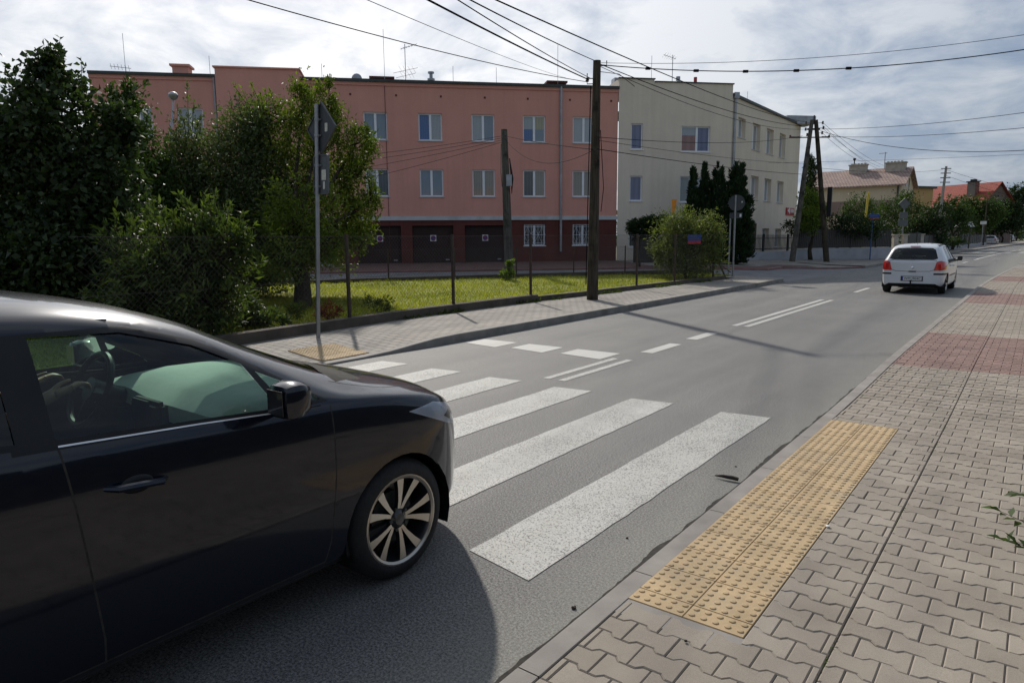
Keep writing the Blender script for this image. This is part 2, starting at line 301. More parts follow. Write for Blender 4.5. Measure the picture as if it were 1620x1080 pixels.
    M['weed']=leaf_mat('weed_leaves',(.06,.09,.02),(.12,.15,.03),.6,.35)
mats()

# ------------------------------------------------------------------ mesh helpers
class MB:
    def __init__(s): s.v=[]; s.f=[]; s.mi=[]; s.weld=False
    def add(s,vs,fs_,mi=0):
        o=len(s.v); s.v+= [tuple(map(float,p)) for p in vs]
        for f in fs_: s.f.append(tuple(i+o for i in f)); s.mi.append(mi)
    def quad(s,a,b,c,d,mi=0): s.add((a,b,c,d),((0,1,2,3),),mi)
    def box(s,x0,x1,y0,y1,z0,z1,mi=0,bev=0):
        if bev:
            bm=bmesh.new(); bmesh.ops.create_cube(bm,size=1)
            for v in bm.verts: v.co=Vector(((x0+x1)/2+v.co.x*(x1-x0),(y0+y1)/2+v.co.y*(y1-y0),(z0+z1)/2+v.co.z*(z1-z0)))
            bmesh.ops.bevel(bm,geom=bm.edges[:],offset=bev,segments=2,affect='EDGES'); s.bm(bm,mi); return
        s.add([(x,y,z) for x in (x0,x1) for y in (y0,y1) for z in (z0,z1)],((0,1,3,2),(4,6,7,5),(0,4,5,1),(2,3,7,6),(0,2,6,4),(1,5,7,3)),mi)
    def bm(s,bm,mi=0,mat=None):
        bm.verts.index_update(); 
        s.add([(mat@v.co if mat else v.co) for v in bm.verts],[[v.index for v in f.verts] for f in bm.faces],mi); bm.free()
    def tube(s,pts,rad,n=6,mi=0,caps=True):
        pts=[np.array(p,float) for p in pts]; k=len(pts)
        rad=[rad]*k if isinstance(rad,(int,float)) else rad
        rings=[]; prev=None
        for i,p in enumerate(pts):
            d=pts[min(i+1,k-1)]-pts[max(i-1,0)]; d=d/(np.linalg.norm(d)+1e-12)
            if prev is None:
                a=np.array([0,0,1.]) if abs(d[2])<.9 else np.array([1.,0,0]); u=np.cross(d,a)
            else: u=prev-d*(prev@d)
            u/=np.linalg.norm(u)+1e-12; prev=u; w=np.cross(d,u)
            rings.append([p+rad[i]*(math.cos(2*math.pi*j/n)*u+math.sin(2*math.pi*j/n)*w) for j in range(n)])
        vs=[q for r in rings for q in r]; fc=[]
        for i in range(k-1):
            for j in range(n): fc.append((i*n+j,i*n+(j+1)%n,(i+1)*n+(j+1)%n,(i+1)*n+j))
        if caps: fc.append(tuple(range(n-1,-1,-1))); fc.append(tuple(range((k-1)*n,k*n)))
        s.add(vs,fc,mi)
    def lathe(s,prof,n=24,axis='z',c=(0,0,0),mi=0,closed=False):
        vs=[];k=len(prof)
        for i in range(n):
            a=2*math.pi*i/n
            for r,h in prof:
                p={'z':(r*math.cos(a),r*math.sin(a),h),'x':(h,r*math.cos(a),r*math.sin(a)),'y':(r*math.sin(a),h,r*math.cos(a))}[axis]
                vs.append((p[0]+c[0],p[1]+c[1],p[2]+c[2]))
        fc=[]
        for i in range(n):
            for j in range(k-1 if not closed else k):
                j2=(j+1)%k; fc.append((i*k+j,((i+1)%n)*k+j,((i+1)%n)*k+j2,i*k+j2))
        s.add(vs,fc,mi)
    def prism(s,poly,z0,z1,mi=0):
        n=len(poly); s.add([(x,y,z0) for x,y in poly]+[(x,y,z1) for x,y in poly],[tuple(range(n-1,-1,-1)),tuple(range(n,2*n))]+[(i,(i+1)%n,n+(i+1)%n,n+i) for i in range(n)],mi)
    def build(s,name,mat,parent=None,smooth=False):
        me=bpy.data.meshes.new(name); me.from_pydata(s.v,[],s.f); me.update()
        if s.weld:
            for i_,p_ in enumerate(me.polygons): p_.material_index=s.mi[i_]
            w_=bmesh.new(); w_.from_mesh(me); bmesh.ops.remove_doubles(w_,verts=w_.verts[:],dist=1e-5); w_.to_mesh(me); w_.free(); s.mi=[]
        for mm in (mat if isinstance(mat,(list,tuple)) else [mat]): me.materials.append(mm)
        if any(s.mi): me.polygons.foreach_set('material_index',s.mi)
        if smooth:
            me.polygons.foreach_set('use_smooth',[True]*len(me.polygons))
            try: me.set_sharp_from_angle(angle=R_(38))
            except Exception: pass
        o=bpy.data.objects.new(name,me); COL.objects.link(o)
        if parent is not None: o.parent=parent
        return o
def tag(o,label=None,cat=None,group=None,kind=None):
    if label: o['label']=label
    if cat: o['category']=cat
    if group: o['group']=group
    if kind: o['kind']=kind
    return o
def thing(name,label,cat,loc=(0,0,0),rz=0,group=None):
    o=bpy.data.objects.new(name,None); COL.objects.link(o); o.location=tuple(map(float,loc)); o.rotation_euler=(0,0,rz); o.empty_display_size=.2
    return tag(o,label,cat,group)
def kids(o): return [c for c in list(bpy.data.objects) if c.parent is o]
def copy_tree(o,parent=None):
    c=o.copy(); COL.objects.link(c); c.parent=parent
    for ch in kids(o): copy_tree(ch,c)
    return c
def structure(o): o['kind']='structure'; return o
def strip(name,left,right,mat,dz=0,zf=None,n=None):
    """ruled sheet between two polylines of (x,y); z from the land"""
    zf=zf or GZ; b=MB(); k=len(left); nn=n or 6; vs=[]
    for (a,c) in zip(left,right):
        for j in range(nn+1):
            t=j/nn; x=a[0]+(c[0]-a[0])*t; y=a[1]+(c[1]-a[1])*t; vs.append((x,y,zf(x,y)+dz))
    fc=[]
    for i in range(k-1):
        for j in range(nn): q=i*(nn+1)+j; fc.append((q,q+1,q+nn+2,q+nn+1))
    b.add(vs,fc); o=b.build(name,mat,smooth=True)
    # normals up
    bm=bmesh.new(); bm.from_mesh(o.data)
    if sum(f.normal.z for f in bm.faces)<0: bmesh.ops.reverse_faces(bm,faces=bm.faces[:])
    bm.to_mesh(o.data); bm.free(); return o
def lerp_poly(pts,n):
    pts=[np.array(p[:2],float) for p in pts]; d=[0]
    for a,b in zip(pts,pts[1:]): d.append(d[-1]+np.linalg.norm(b-a))
    return [tuple(np.array([np.interp(t,d,[p[0] for p in pts]),np.interp(t,d,[p[1] for p in pts])])) for t in np.linspace(0,d[-1],n)]

# ================================================================== SETTING
def setting():
    # ---- one ground sheet to the horizon
    xs=[-900,-400,-200,-120,-80,-60,-48,-40,-34,-29,-25,-22,-19.5,-17.5,-16,-14.5,-13,-11.5,-10,-8.6,-7.78,-7.69,-5,-3,-1.52,-1.46,0,2,5,10,25,60,150,500,900]
    ys=[-500,-150,-60,-30,-15,-8,-4,0,3,6,9,12,15,18,21,24,27,30,33,36,39,42,46,50,55,60,66,72,80,90,105,125,150,200,300,600,1200]
    b=MB(); vs=[]
    for Y in ys:
        for x in xs:
            X=x+xc(min(Y,300)); vs.append((X,Y,GZ(X,Y)-(.25 if x<-7.75 else .06)))
    n=len(xs); fc=[(j*n+i,j*n+i+1,(j+1)*n+i+1,(j+1)*n+i) for j in range(len(ys)-1) for i in range(n-1)]
    b.add(vs,fc); structure(b.build('ground',M['soil'],smooth=True))
    # ---- main road
    Ys=[-60,-30,-15]+[i*1.5 for i in range(-6,60)]+[90+i*8 for i in range(30)]
    structure(strip('road',[(-7.71+xc(y),y) for y in Ys],[(-1.53+xc(y),y) for y in Ys],M['asphalt'],0,lambda X,Y:RZ(Y),2))
setting()
def FZ(X,Y):                                            # far pavement, dropped at the crossing
    x=X-xc(Y); return TZ(X,Y)-.105*(1-ss(6.5,8.4,Y))*ss(1.5,2.6,Y)*(1-ss(7.85,9.3,-x))
PL=[(-9.6,-30),(-9.6,4.5),(-9.85,7.0),(-10.15,10),(-10.12,14),(-9.9,16),(-9.72,20),(-9.35,25.6)]     # front face of the garden plinth
def sweep(name,pts,w,top,bottom,mat,side=1,seg=None):
    """kerb-like bar along pts; w to the left(+)/right(-) of travel; top/bottom are z functions"""
    b=MB(); P=[np.array(p,float) for p in pts]; k=len(P); vs=[]
    for i,p in enumerate(P):
        d=P[min(i+1,k-1)]-P[max(i-1,0)]; d/=np.linalg.norm(d); nrm=np.array([-d[1],d[0]])*side
        q=p+nrm*w; bev=.012; a=p+nrm*bev; c=q-nrm*.003; zt=top(*p)
        vs+=[(p[0],p[1],bottom(*p)),(p[0],p[1],zt-bev),(a[0],a[1],zt),(c[0],c[1],zt),(q[0],q[1],zt-.004),(q[0],q[1],bottom(*p))]
    fc=[]
    for i in range(k-1):
        if seg and i%seg==seg-1: continue
        for j in range(5): fc.append((i*6+j,i*6+j+1,(i+1)*6+j+1,(i+1)*6+j) if side>0 else (i*6+j+1,i*6+j,(i+1)*6+j,(i+1)*6+j+1))
    for i in (0,k-1): fc.append(tuple(range(i*6,i*6+6)))
    b.add(vs,fc); return b.build(name,mat)
def kerb_pts(x,y0,y1,L,gap=.006):
    out=[];y=y0
    while y<y1: out+=[(x+xc(y),y),(x+xc(y+L),y+L-gap)]; y+=L
    return out
def marks():
    z=.004
    def rect(b,x0,x1,y0,y1,sk=0,n=1):
        for i in range(n):
            a=y0+(y1-y0)*i/n; c=y0+(y1-y0)*(i+1)/n
            b.quad((x0+xc(a),a,RZ(a)+z),(x1+xc(a),a-sk,RZ(a)+z),(x1+xc(c),c,RZ(c)+z),(x0+xc(c),c,RZ(c)+z))
    b=MB()
    for i in range(6):
        # slightly uneven hand-laid edges
        x0=-2.39-i*.995; x1=x0+.47; k=24; vs=[]
        for j in range(k+1):
            y=2.70+(6.50-2.70)*j/k; vs+= [(x0+random.uniform(-.006,.006),y,z),(x1+random.uniform(-.006,.006),y-(.08 if j==0 else 0)+(.06 if j==k else 0),z)]
        b.add(vs,[(2*j,2*j+1,2*j+3,2*j+2) for j in range(k)])
    structure(b.build('zebra_crossing',M['zebra']))
    b=MB()
    for x0,x1 in ((-7.53,-6.82),(-6.57,-5.9),(-5.63,-4.88)): rect(b,x0,x1,8.50,9.0,.10)
    for y0,y1 in ((9.3,10.36),(10.98,11.95)): rect(b,-4.70,-4.50,y0,y1)
    for x0 in (-4.70,-4.46): rect(b,x0,x0+.12,13.15,20.0,0,3)
    rect(b,-4.52,-4.39,23.2,25.3)
    for y in range(29,56,5): rect(b,-4.52,-4.39,y,y+2.1)
    rect(b,-4.6,-4.45,56,71,0,4)
    for i in range(5): rect(b,-6.9+i*1.1,-6.35+i*1.1,73,77)
    for y in range(80,170,6): rect(b,-4.55,-4.42,y,y+3)
    structure(b.build('lane_markings',M['line']))
    b=MB()
    for x0 in (-4.79,-4.56): rect(b,x0,x0+.10,6.84,8.60)
    structure(b.build('worn_lane_markings',M['zebra']))
    # dirt-filled crack beside the near kerb
    b=MB(); vs=[]; ys=np.arange(0,16,.035); w=.006
    for y in ys:
        w=min(.044,max(.014,w+random.uniform(-.009,.009))); vs+=[(-1.532-w,y,.0062),(-1.529,y,.0062)]
    b.add(vs,[(2*j,2*j+1,2*j+3,2*j+2) for j in range(len(ys)-1)]); structure(b.build('gutter_dirt',M['crack']))
marks()
def kerbs():
    structure(sweep('near_kerb',kerb_pts(-1.53,-12,46,1.0),.112,lambda X,Y:RZ(Y)+NP(Y)+.001,lambda X,Y:RZ(Y)-.1,M['kerb'],-1,2))
    structure(sweep('near_kerb_far_end',[(-1.53+xc(y),y) for y in range(46,300,6)],.115,lambda X,Y:RZ(Y)+.1,lambda X,Y:RZ(Y)-.1,M['kerb'],-1))
    pts=[(-7.71,y) for y in (-30,-10,0,2,2.6)]+[(-7.71,y) for y in np.arange(3,26.9,.5)]+[(-7.73,27.1),(-7.82,27.4),(-8.1,27.62),(-8.6,27.7),(-9.4,27.6),(-10.2,27.2)]
    structure(sweep('far_kerb',pts,.14,lambda X,Y:FZ(X,Y)+.004,lambda X,Y:RZ(Y)-.1,M['kerb_far'],1))
    # near pavement beyond the modelled pavers
    Y2=[41.9+i*6 for i in range(40)]
    structure(strip('near_pavement_far_end',[(-1.42+xc(y),y) for y in Y2],[(3.2+xc(y),y) for y in Y2],M['farpave'],.0,lambda X,Y:RZ(Y)+.083,1))
    structure(strip('verge',[(3.2+xc(y),y) for y in [-30,-10]+[i*3 for i in range(-3,60)]],[(14+xc(y),y) for y in [-30,-10]+[i*3 for i in range(-3,60)]],M['lawn'],.0,lambda X,Y:RZ(Y)+.06,2))
    # far pavement
    Yf=[-30,-10,0,1.5,2]+list(np.arange(2.5,27.4,.5))
    px_=[p[0] for p in PL]; py_=[p[1] for p in PL]
    L=[(-7.85,y) for y in Yf]; Rr=[(float(np.interp(y,py_,px_))-.02,y) for y in Yf]
    structure(strip('far_pavement',L,Rr,M['farpave'],0,FZ,8))
    structure(strip('corner_pavement',[(-7.85,27.0),(-8.1,27.45),(-8.6,27.55),(-9.4,27.45),(-10.2,27.05)],[(-8.6,26.7),(-8.7,26.7),(-9.0,26.6),(-9.4,26.4),(-10.0,26.0)],M['farpave'],.003,FZ,2))
    # left pavement beyond the side street
    Y3=[40.3+i*3 for i in range(14)]+[85+i*8 for i in range(26)]
    structure(sweep('left_kerb_beyond',[(-7.71+xc(y),y) for y in Y3],.14,lambda X,Y:TZ(X,Y)+.003,lambda X,Y:RZ(Y)-.1,M['kerb_far'],1))
    structure(strip('left_pavement_beyond',[(-7.85+xc(y),y) for y in Y3],[(-11.2+xc(y),y) for y in Y3],M['farpave'],0,TZ,3))
kerbs()
def poly_clip(P,axis,val,keep_greater):
    out=[];n=len(P)
    for i in range(n):
        a,b=P[i],P[(i+1)%n]; da=(a[axis]-val)*(1 if keep_greater else -1); db=(b[axis]-val)*(1 if keep_greater else -1)
        if da>=0: out.append(a)
        if da*db<0: t=da/(da-db); out.append((a[0]+(b[0]-a[0])*t,a[1]+(b[1]-a[1])*t))
    return out
def inset(P,d):
    n=len(P); out=[]
    for i in range(n):
        p=np.array(P[i]); a=np.array(P[i-1]); c=np.array(P[(i+1)%n])
        u=p-a; v=c-p; lu=np.linalg.norm(u); lv=np.linalg.norm(v)
        if lu<1e-6 or lv<1e-6: out.append(tuple(p)); continue
        u/=lu; v/=lv; nu=np.array([-u[1],u[0]]); nv=np.array([-v[1],v[0]]); m_=nu+nv; l=np.linalg.norm(m_)
        if l<.3: out.append(tuple(p+nu*d)); continue
        m_/=l; out.append(tuple(p+m_*min(d/max(.4,m_@nu),d*1.6)))
    return out
def near_pavement():
    b=MB(); tint=[]
    a=.0989; w1=.0808; w2=.0558; k1=.062; k2=.038
    bone=[(-a,-w1),(-k1,-w1),(-k2,-w2),(k2,-w2),(k1,-w1),(a,-w1),(a,w1),(k1,w1),(k2,w2),(-k2,w2),(-k1,w1),(-a,w1)]
    pitch=.1385
    TX0,TX1,TY0,TY1=-1.425,-.868,2.735,6.745
    for fx0,fx1,off,yoff in ((-1.412,-.552,.03,0),(-.546,1.9,.075,.05)):
        j=int(-2/pitch)
        while True:
            y=j*pitch+yoff
            if y>42: break
            x=fx0-.2+off+(.1 if j%2 else 0)
            while x<fx1+.15:
                P=[(x+p[0],y+p[1]) for p in bone]
                P=poly_clip(P,0,fx0,True)
                if len(P)>2: P=poly_clip(P,0,fx1,False)
                if len(P)>2 and fx0<-1 and x-.1<TX1:
                    if TY0<y<TY1: P=poly_clip(P,0,TX1+.001,True)
                    elif TY0-.1<y<=TY0: P=poly_clip(P,1,TY0-.001,False)
                    elif TY1<=y<TY1+.1: P=poly_clip(P,1,TY1+.004,True)
                x+=.2
                if len(P)<3: continue
                Q=[P[0]]
                for p in P[1:]:
                    if abs(p[0]-Q[-1][0])+abs(p[1]-Q[-1][1])>.004: Q.append(p)
                if abs(Q[0][0]-Q[-1][0])+abs(Q[0][1]-Q[-1][1])<.004: Q.pop()
                if len(Q)<3: continue
                area=.5*abs(sum(Q[i][0]*Q[(i+1)%len(Q)][1]-Q[(i+1)%len(Q)][0]*Q[i][1] for i in range(len(Q))))
                if area<.0015: continue
                I=inset(Q,.0054); zz=RZ(y)+NP(y)+random.gauss(0,.0011); sx_=random.gauss(0,.006); sy_=random.gauss(0,.006); o=xc(y); cx=x-.2
                n=len(Q); zf=lambda p:zz+(p[0]-cx)*sx_+(p[1]-y)*sy_
                vs=[(p[0]+o,p[1],zf(p)) for p in I]+[(p[0]+o,p[1],zf(p)-.0050) for p in Q]+[(p[0]+o,p[1],zf(p)-.03) for p in Q]
                red=1 if (9.95<y<13.45 or 19.95<y<23.7 or 30<y<33.5) else 0
                fc=[tuple(range(n))]+[(n+i,n+(i+1)%n,(i+1)%n,i) for i in range(n)]+[(2*n+i,2*n+(i+1)%n,n+(i+1)%n,n+i) for i in range(n)]
                b.add(vs,fc,red); t=min(1,max(0,random.gauss(.5,.2))); tint+=[t]*len(fc)
            j+=1
    o=b.build('near_pavement',[M['paver'],M['paver_red']])
    at=o.data.attributes.new('tint','FLOAT','FACE'); at.data.foreach_set('value',tint); structure(o)
    Yb=[-3,0,3,7,8,9,10,11,14,18,22,26,30,34,38,42]
    structure(strip('paving_bed',[(-1.42+xc(y),y) for y in Yb],[(1.95+xc(y),y) for y in Yb],M['paver_side'],0,lambda X,Y:RZ(Y)+NP(Y)-.012,1))
    # plain side strip further right
    structure(strip('pavement_edge',[(1.9+xc(y),y) for y in Yb],[(3.25+xc(y),y) for y in Yb],M['farpave'],0,lambda X,Y:RZ(Y)+NP(Y)-.002,1))
    # tactile strip
    b=MB(); t=.2775; zt=NP(4)+.0005
    def tile(x0,x1,y0,y1,nx,ny):
        b.box(x0+.0012,x1-.0012,y0+.0012,y1-.0012,zt-.04,zt,0,bev=.0025)
        for i in range(nx):
            for j in range(ny):
                cx=x0+(i+.5)*(x1-x0)/nx; cy=y1-(j+.5)*.0555
                if random.random()<.012: continue
                vs=[];N_=12
                for r,h in ((.0158,0),(.0140,.0040),(.0092,.0056)):
                    vs+=[(cx+r*math.cos(2*math.pi*q/N_),cy+r*math.sin(2*math.pi*q/N_),zt+h) for q in range(N_)]
                fc=[(r*N_+q,r*N_+(q+1)%N_,(r+1)*N_+(q+1)%N_,(r+1)*N_+q) for r in range(2) for q in range(N_)]+[tuple(range(2*N_,3*N_))]
                b.add(vs,fc,0)
    for c in range(2):
        x0=-1.425+c*t; y=6.745
        first=.115 if c==0 else .20
        while y-t>2.73: tile(x0,x0+t,y-t,y,5,5); y-=t
        if y-2.735>.05: tile(x0,x0+t,2.735,y,5,int((y-2.735)/.0555))
    structure(b.build('tactile_paving',M['tactile']))
    b=MB(); b.box(-1.42,-.83,2.60,2.734,zt-.03,zt-.0035); b.box(-.867,-.80,2.735,6.9,zt-.03,zt-.0037); b.box(-1.42,-.868,6.747,6.88,zt-.03,zt-.0035); structure(b.build('mortar_bed',M['kerb']))
    # far tactile patch
    b=MB()
    for i in range(3):
        for j in range(3):
            x0=-8.75+i*.28; y0=5.9+j*.28; zf=lambda x,y:FZ(x,y)+.016
            c4=[(x0+.002,y0+.002),(x0+.278,y0+.002),(x0+.278,y0+.278),(x0+.002,y0+.278)]
            b.add([(x,y,zf(x,y)) for x,y in c4]+[(x,y,zf(x,y)-.05) for x,y in c4],[(0,1,2,3),(0,4,5,1),(1,5,6,2),(2,6,7,3),(3,7,4,0)])
            for p in range(5):
                for q in range(5):
                    cx=x0+.028+p*.0555; cy=y0+.028+q*.0555; z=zf(cx,cy)
                    b.add([(cx-.014,cy-.014,z),(cx+.014,cy-.014,z),(cx+.014,cy+.014,z),(cx-.014,cy+.014,z),(cx-.008,cy-.008,z+.006),(cx+.008,cy-.008,z+.006),(cx+.008,cy+.008,z+.006),(cx-.008,cy+.008,z+.006)],[(4,5,6,7),(0,1,5,4),(1,2,6,5),(2,3,7,6),(3,0,4,7)])
    structure(b.build('far_tactile_paving',M['tactile']))
near_pavement()
# ---- side street, forecourt, lawn
BK=[gp(px,py)[:2] for px,py in ((380,455),(600,447),(740,443),(900,438),(1060,434),(1128,431.5))]
_d=(BK[0]-BK[-1]); _d/=np.linalg.norm(_d)
BK=[BK[0]+_d*26,BK[0]+_d*12]+BK
def SZ(X,Y):
    x=X-xc(Y); a=ss(7.7,10.5,-x); return RZ(Y)*(1-a)+(TZ(X,Y)-.11)*a+.002
def street():
    nb=[tuple(p+NN*(-.25)) for p in BK]+[(-10.1,27.35),(-9.4,27.62),(-8.6,27.75),(-7.9,27.55),(-7.62,27.2)]
    far=[fs(s,6.4)[:2] for s in np.linspace(-50,4,12)]+[fs(5.5,6.5)[:2],(-10.3,36.2),(-8.9,37.6),(-7.9,39.2),(-7.14,40.6)]
    n=40; A=lerp_poly(nb,n); B_=lerp_poly(far,n)
    structure(strip('side_street',A,B_,M['side_asphalt'],0,SZ,10))
    kp=[tuple(p) for p in lerp_poly(far[:-1]+[(-7.42,40.3)],60)]
    structure(sweep('side_street_kerb',kp,.13,lambda X,Y:SZ(X,Y)+.09,lambda X,Y:SZ(X,Y)-.1,M['redkerb'],1))
    top=[fs(s,-.3)[:2] for s in np.linspace(-50,0,12)]
    lo=[fs(s,6.28)[:2] for s in np.linspace(-50,0,12)]
    structure(strip('forecourt_paving',lo,top,M['redpave'],0,lambda X,Y:SZ(X,Y)+.085,6))
    lo=lerp_poly([fs(0,6.28)[:2],fs(4,6.28)[:2],fs(5.6,6.36)[:2],(-10.45,36.3),(-9.0,37.7),(-8.0,39.3),(-7.5,40.5)],24)
    top=lerp_poly([fs(0,-.3)[:2],fs(6,.5)[:2],(-14.5,42),(-13.,50)],24)
    structure(strip('side_pavement',lo,top,M['farpave'],0,lambda X,Y:max(SZ(X,Y)+.085,0),6))
    # red strip beside that kerb
    lo=lerp_poly([fs(-1,6.2)[:2],fs(4,6.2)[:2],fs(5.6,6.26)[:2],(-10.55,36.4),(-9.15,37.75)],16); tp=lerp_poly([fs(-1,5.3)[:2],fs(4,5.3)[:2],fs(5.5,5.4)[:2],(-11.2,37.0),(-9.8,38.4)],16)
    structure(strip('red_paving_strip',lo,tp,M['redpave'],0,lambda X,Y:SZ(X,Y)+.094,2))
    # lawn
    k=46; bk=lerp_poly([p for p in BK],k); fr=lerp_poly([(p[0]-.2,p[1]) for p in PL[1:]]+[(-9.6,26.3)],k)
    bk[-1]=(-10.3,27.0)
    fr=[(-9.8,-10),(-9.8,-3)]+fr; bk=[bk[0],bk[1]]+bk
    rg=np.random.default_rng(3)
    structure(strip('lawn',fr,bk,M['lawn'],.03,lambda X,Y:TZ(X,Y)+.025*math.sin(X*1.7)*math.sin(Y*1.3),14))
    structure(strip('garden_ground',[(-9.8,-28),(-9.8,-10)],[(-60,-28),tuple(BK[0])],M['lawn'],.03,TZ,4))
street()

# ------------------------------------------------------------------ leaf meshes
def leaf_obj(name,P,D,N,L,W,mat,tint,parent=None,fold=.18,bend=.15):
    n=len(P); D=D/(np.linalg.norm(D,axis=1,keepdims=True)+1e-9); S=np.cross(D,N); S/=np.linalg.norm(S,axis=1,keepdims=True)+1e-9; N=np.cross(S,D)
    L=np.broadcast_to(L,(n,))[:,None]; W=np.broadcast_to(W,(n,))[:,None]
    mid=P+D*L*.42; v=np.empty((n,4,3)); v[:,0]=P; v[:,1]=mid+S*W*.5+N*W*fold; v[:,2]=P+D*L-N*L*bend; v[:,3]=mid-S*W*.5+N*W*fold
    me=bpy.data.meshes.new(name); me.vertices.add(4*n); me.vertices.foreach_set('co',v.reshape(-1).astype(np.float32))
    me.loops.add(4*n); me.loops.foreach_set('vertex_index',np.arange(4*n,dtype=np.int32)); me.polygons.add(n)
    me.polygons.foreach_set('loop_start',np.arange(0,4*n,4,dtype=np.int32)); 
    me.update(calc_edges=True); me.materials.append(mat)
    at=me.attributes.new('tint','FLOAT','FACE'); at.data.foreach_set('value',np.asarray(tint,np.float32))
    o=bpy.data.objects.new(name,me); COL.objects.link(o)
    if parent is not None: o.parent=parent
    return o
def unit(a): return a/(np.linalg.norm(a,axis=-1,keepdims=True)+1e-9)
_RX3=np.array([_rx[0],_rx[1],0]); _FY3=np.array([_fy[0],_fy[1],0]); _UP=np.array([0,0,1.])
def EL(px,py,rx,ry,D,rd=None):
    k=D/FPX; return (dp(px,py,D),rx*k,(rd if rd else rx*k),ry*k)
def plant(name,label,cat,base,ells,leaf,n,L,W,group=None,trunk=.06,seed=1,clump=.17,inner=.35,droop=.2,twigs=5,up=.3,spikes=(),shell=.5,fork=.45,tint_sd=.25,limbs=True,barkmat='bark',trunk2=None,shoots=0,shl=.4,dens=2.3):
    rg=np.random.default_rng(seed); base=np.array(base,float)
    t=thing(name,label,cat,base,0,group); Ps=[];Ds=[];Ns=[];Ts=[]
    vol=np.array([(e[1]*e[2]*e[3])**(.62) for e in ells]); vol/=vol.sum(); tb=MB()
    top=np.mean([e[0] for e in ells],axis=0)
    fk=base+(top-base)*fork; fk[2]=base[2]+(top[2]-base[2])*fork
    if trunk2 is not None: fk=np.array(trunk2,float)
    if limbs:
        mid=(base+fk)/2+np.array([rg.normal(0,.04),rg.normal(0,.04),0])*2
        tb.tube([base-base-[0,0,.1],(mid-base),(fk-base)],[trunk*1.25,trunk*.95,trunk*.8],9)
    for e,wv in zip(ells,vol):
        c,rx,rd,rz=e; m_=max(30,int(n*dens*wv)); K=max(5,int(6+m_/120))
        q=unit(rg.normal(size=(K,3))); rr=(inner+(1-inner)*rg.random(K)**shell)[:,None]; q=q*rr
        cc=c+q[:,:1]*_RX3*rx+q[:,1:2]*_FY3*rd+q[:,2:]*_UP*rz
        cc[:,2]=np.maximum(cc[:,2],base[2]+.12)
        if limbs:
            tb.tube([fk-base,(fk*.45+c*.55)-base+rg.normal(0,.08,3)*min(rx,1),c-base],[trunk*.42,trunk*.26,trunk*.11],6)
            for i in rg.choice(K,min(K,twigs),replace=False): tb.tube([c-base+rg.normal(0,.05,3),(c*.4+cc[i]*.6)-base+rg.normal(0,.06,3),cc[i]-base],[trunk*.18,trunk*.11,.003],4)
        idx=rg.integers(0,K,m_); s=clump*1.15*np.array([rx,rd,rz])
        g=np.clip(rg.normal(size=(m_,3)),-1.75,1.75); csz=(.6+.8*rg.random(K))[idx][:,None]; g=g*csz
        p=cc[idx]+g[:,:1]*_RX3*s[0]+g[:,1:2]*_FY3*s[1]+g[:,2:]*_UP*s[2]
        out=unit(p-c+1e-6); d=unit(out*.7+unit(rg.normal(size=(m_,3)))*.9+np.array([0,0,up-droop*1.2]))
        nn_=unit(rg.normal(size=(m_,3))*.75+np.array([0,0,.9]))
        ct=rg.normal(.42,tint_sd*.6,K)
        Ps.append(p);Ds.append(d);Ns.append(nn_);Ts.append(ct[idx]+rg.normal(0,tint_sd,m_)*.6)
    spikes=list(spikes)
    for _ in range(shoots):
        c,rx,rd,rz=ells[rg.choice(len(ells),p=vol)]; q=unit(rg.normal(size=3)); q[2]=abs(q[2])*.8+.1; q=unit(q)
        a=c+q[0]*_RX3*rx*.8+q[1]*_FY3*rd*.8+q[2]*_UP*rz*.85; l=shl*rg.uniform(.5,1.3); dv=unit(q*.6+[0,0,.9]+rg.normal(0,.3,3)); spikes.append((a,a+dv*l,int(16*l/.4)+4,.035+.25*W,c))
    for (a,b_,k,sz,*c_) in spikes:                         # upright leafy shoots
        a=np.array(a);b_=np.array(b_); u=rg.random(k)[:,None]; p=a+(b_-a)*u+rg.normal(0,sz,(k,3))*(1.15-u)
        d=unit(unit(b_-a)*.8+unit(rg.normal(size=(k,3)))*.9); Ps.append(p);Ds.append(d);Ns.append(unit(rg.normal(size=(k,3))+[0,0,.5]));Ts.append(.65+rg.normal(0,.2,k))
        tb.tube([(np.array(c_[0]) if c_ else min((e[0] for e in ells),key=lambda q:np.linalg.norm(q-a)))-base,a-base,(a+b_)/2-base,b_-base],[.014,.010,.007,.003],4)
    P=np.vstack(Ps);D=np.vstack(Ds);N=np.vstack(Ns);T=np.clip(np.concatenate(Ts),0,1); k=len(P)
    keep=P[:,2]>base[2]+.02
    P,D,N,T=P[keep],D[keep],N[keep],T[keep];k=len(P)
    sz=np.clip(rg.normal(1,.25,k),.5,1.6)
    if tb.v: tb.build('trunk' if cat=='tree' else 'stems',M[barkmat],t,True)
    leaf_obj('crown' if cat=='tree' else 'foliage',P-base,D,N,L*sz,W*sz,M[leaf],T,t)
    return t

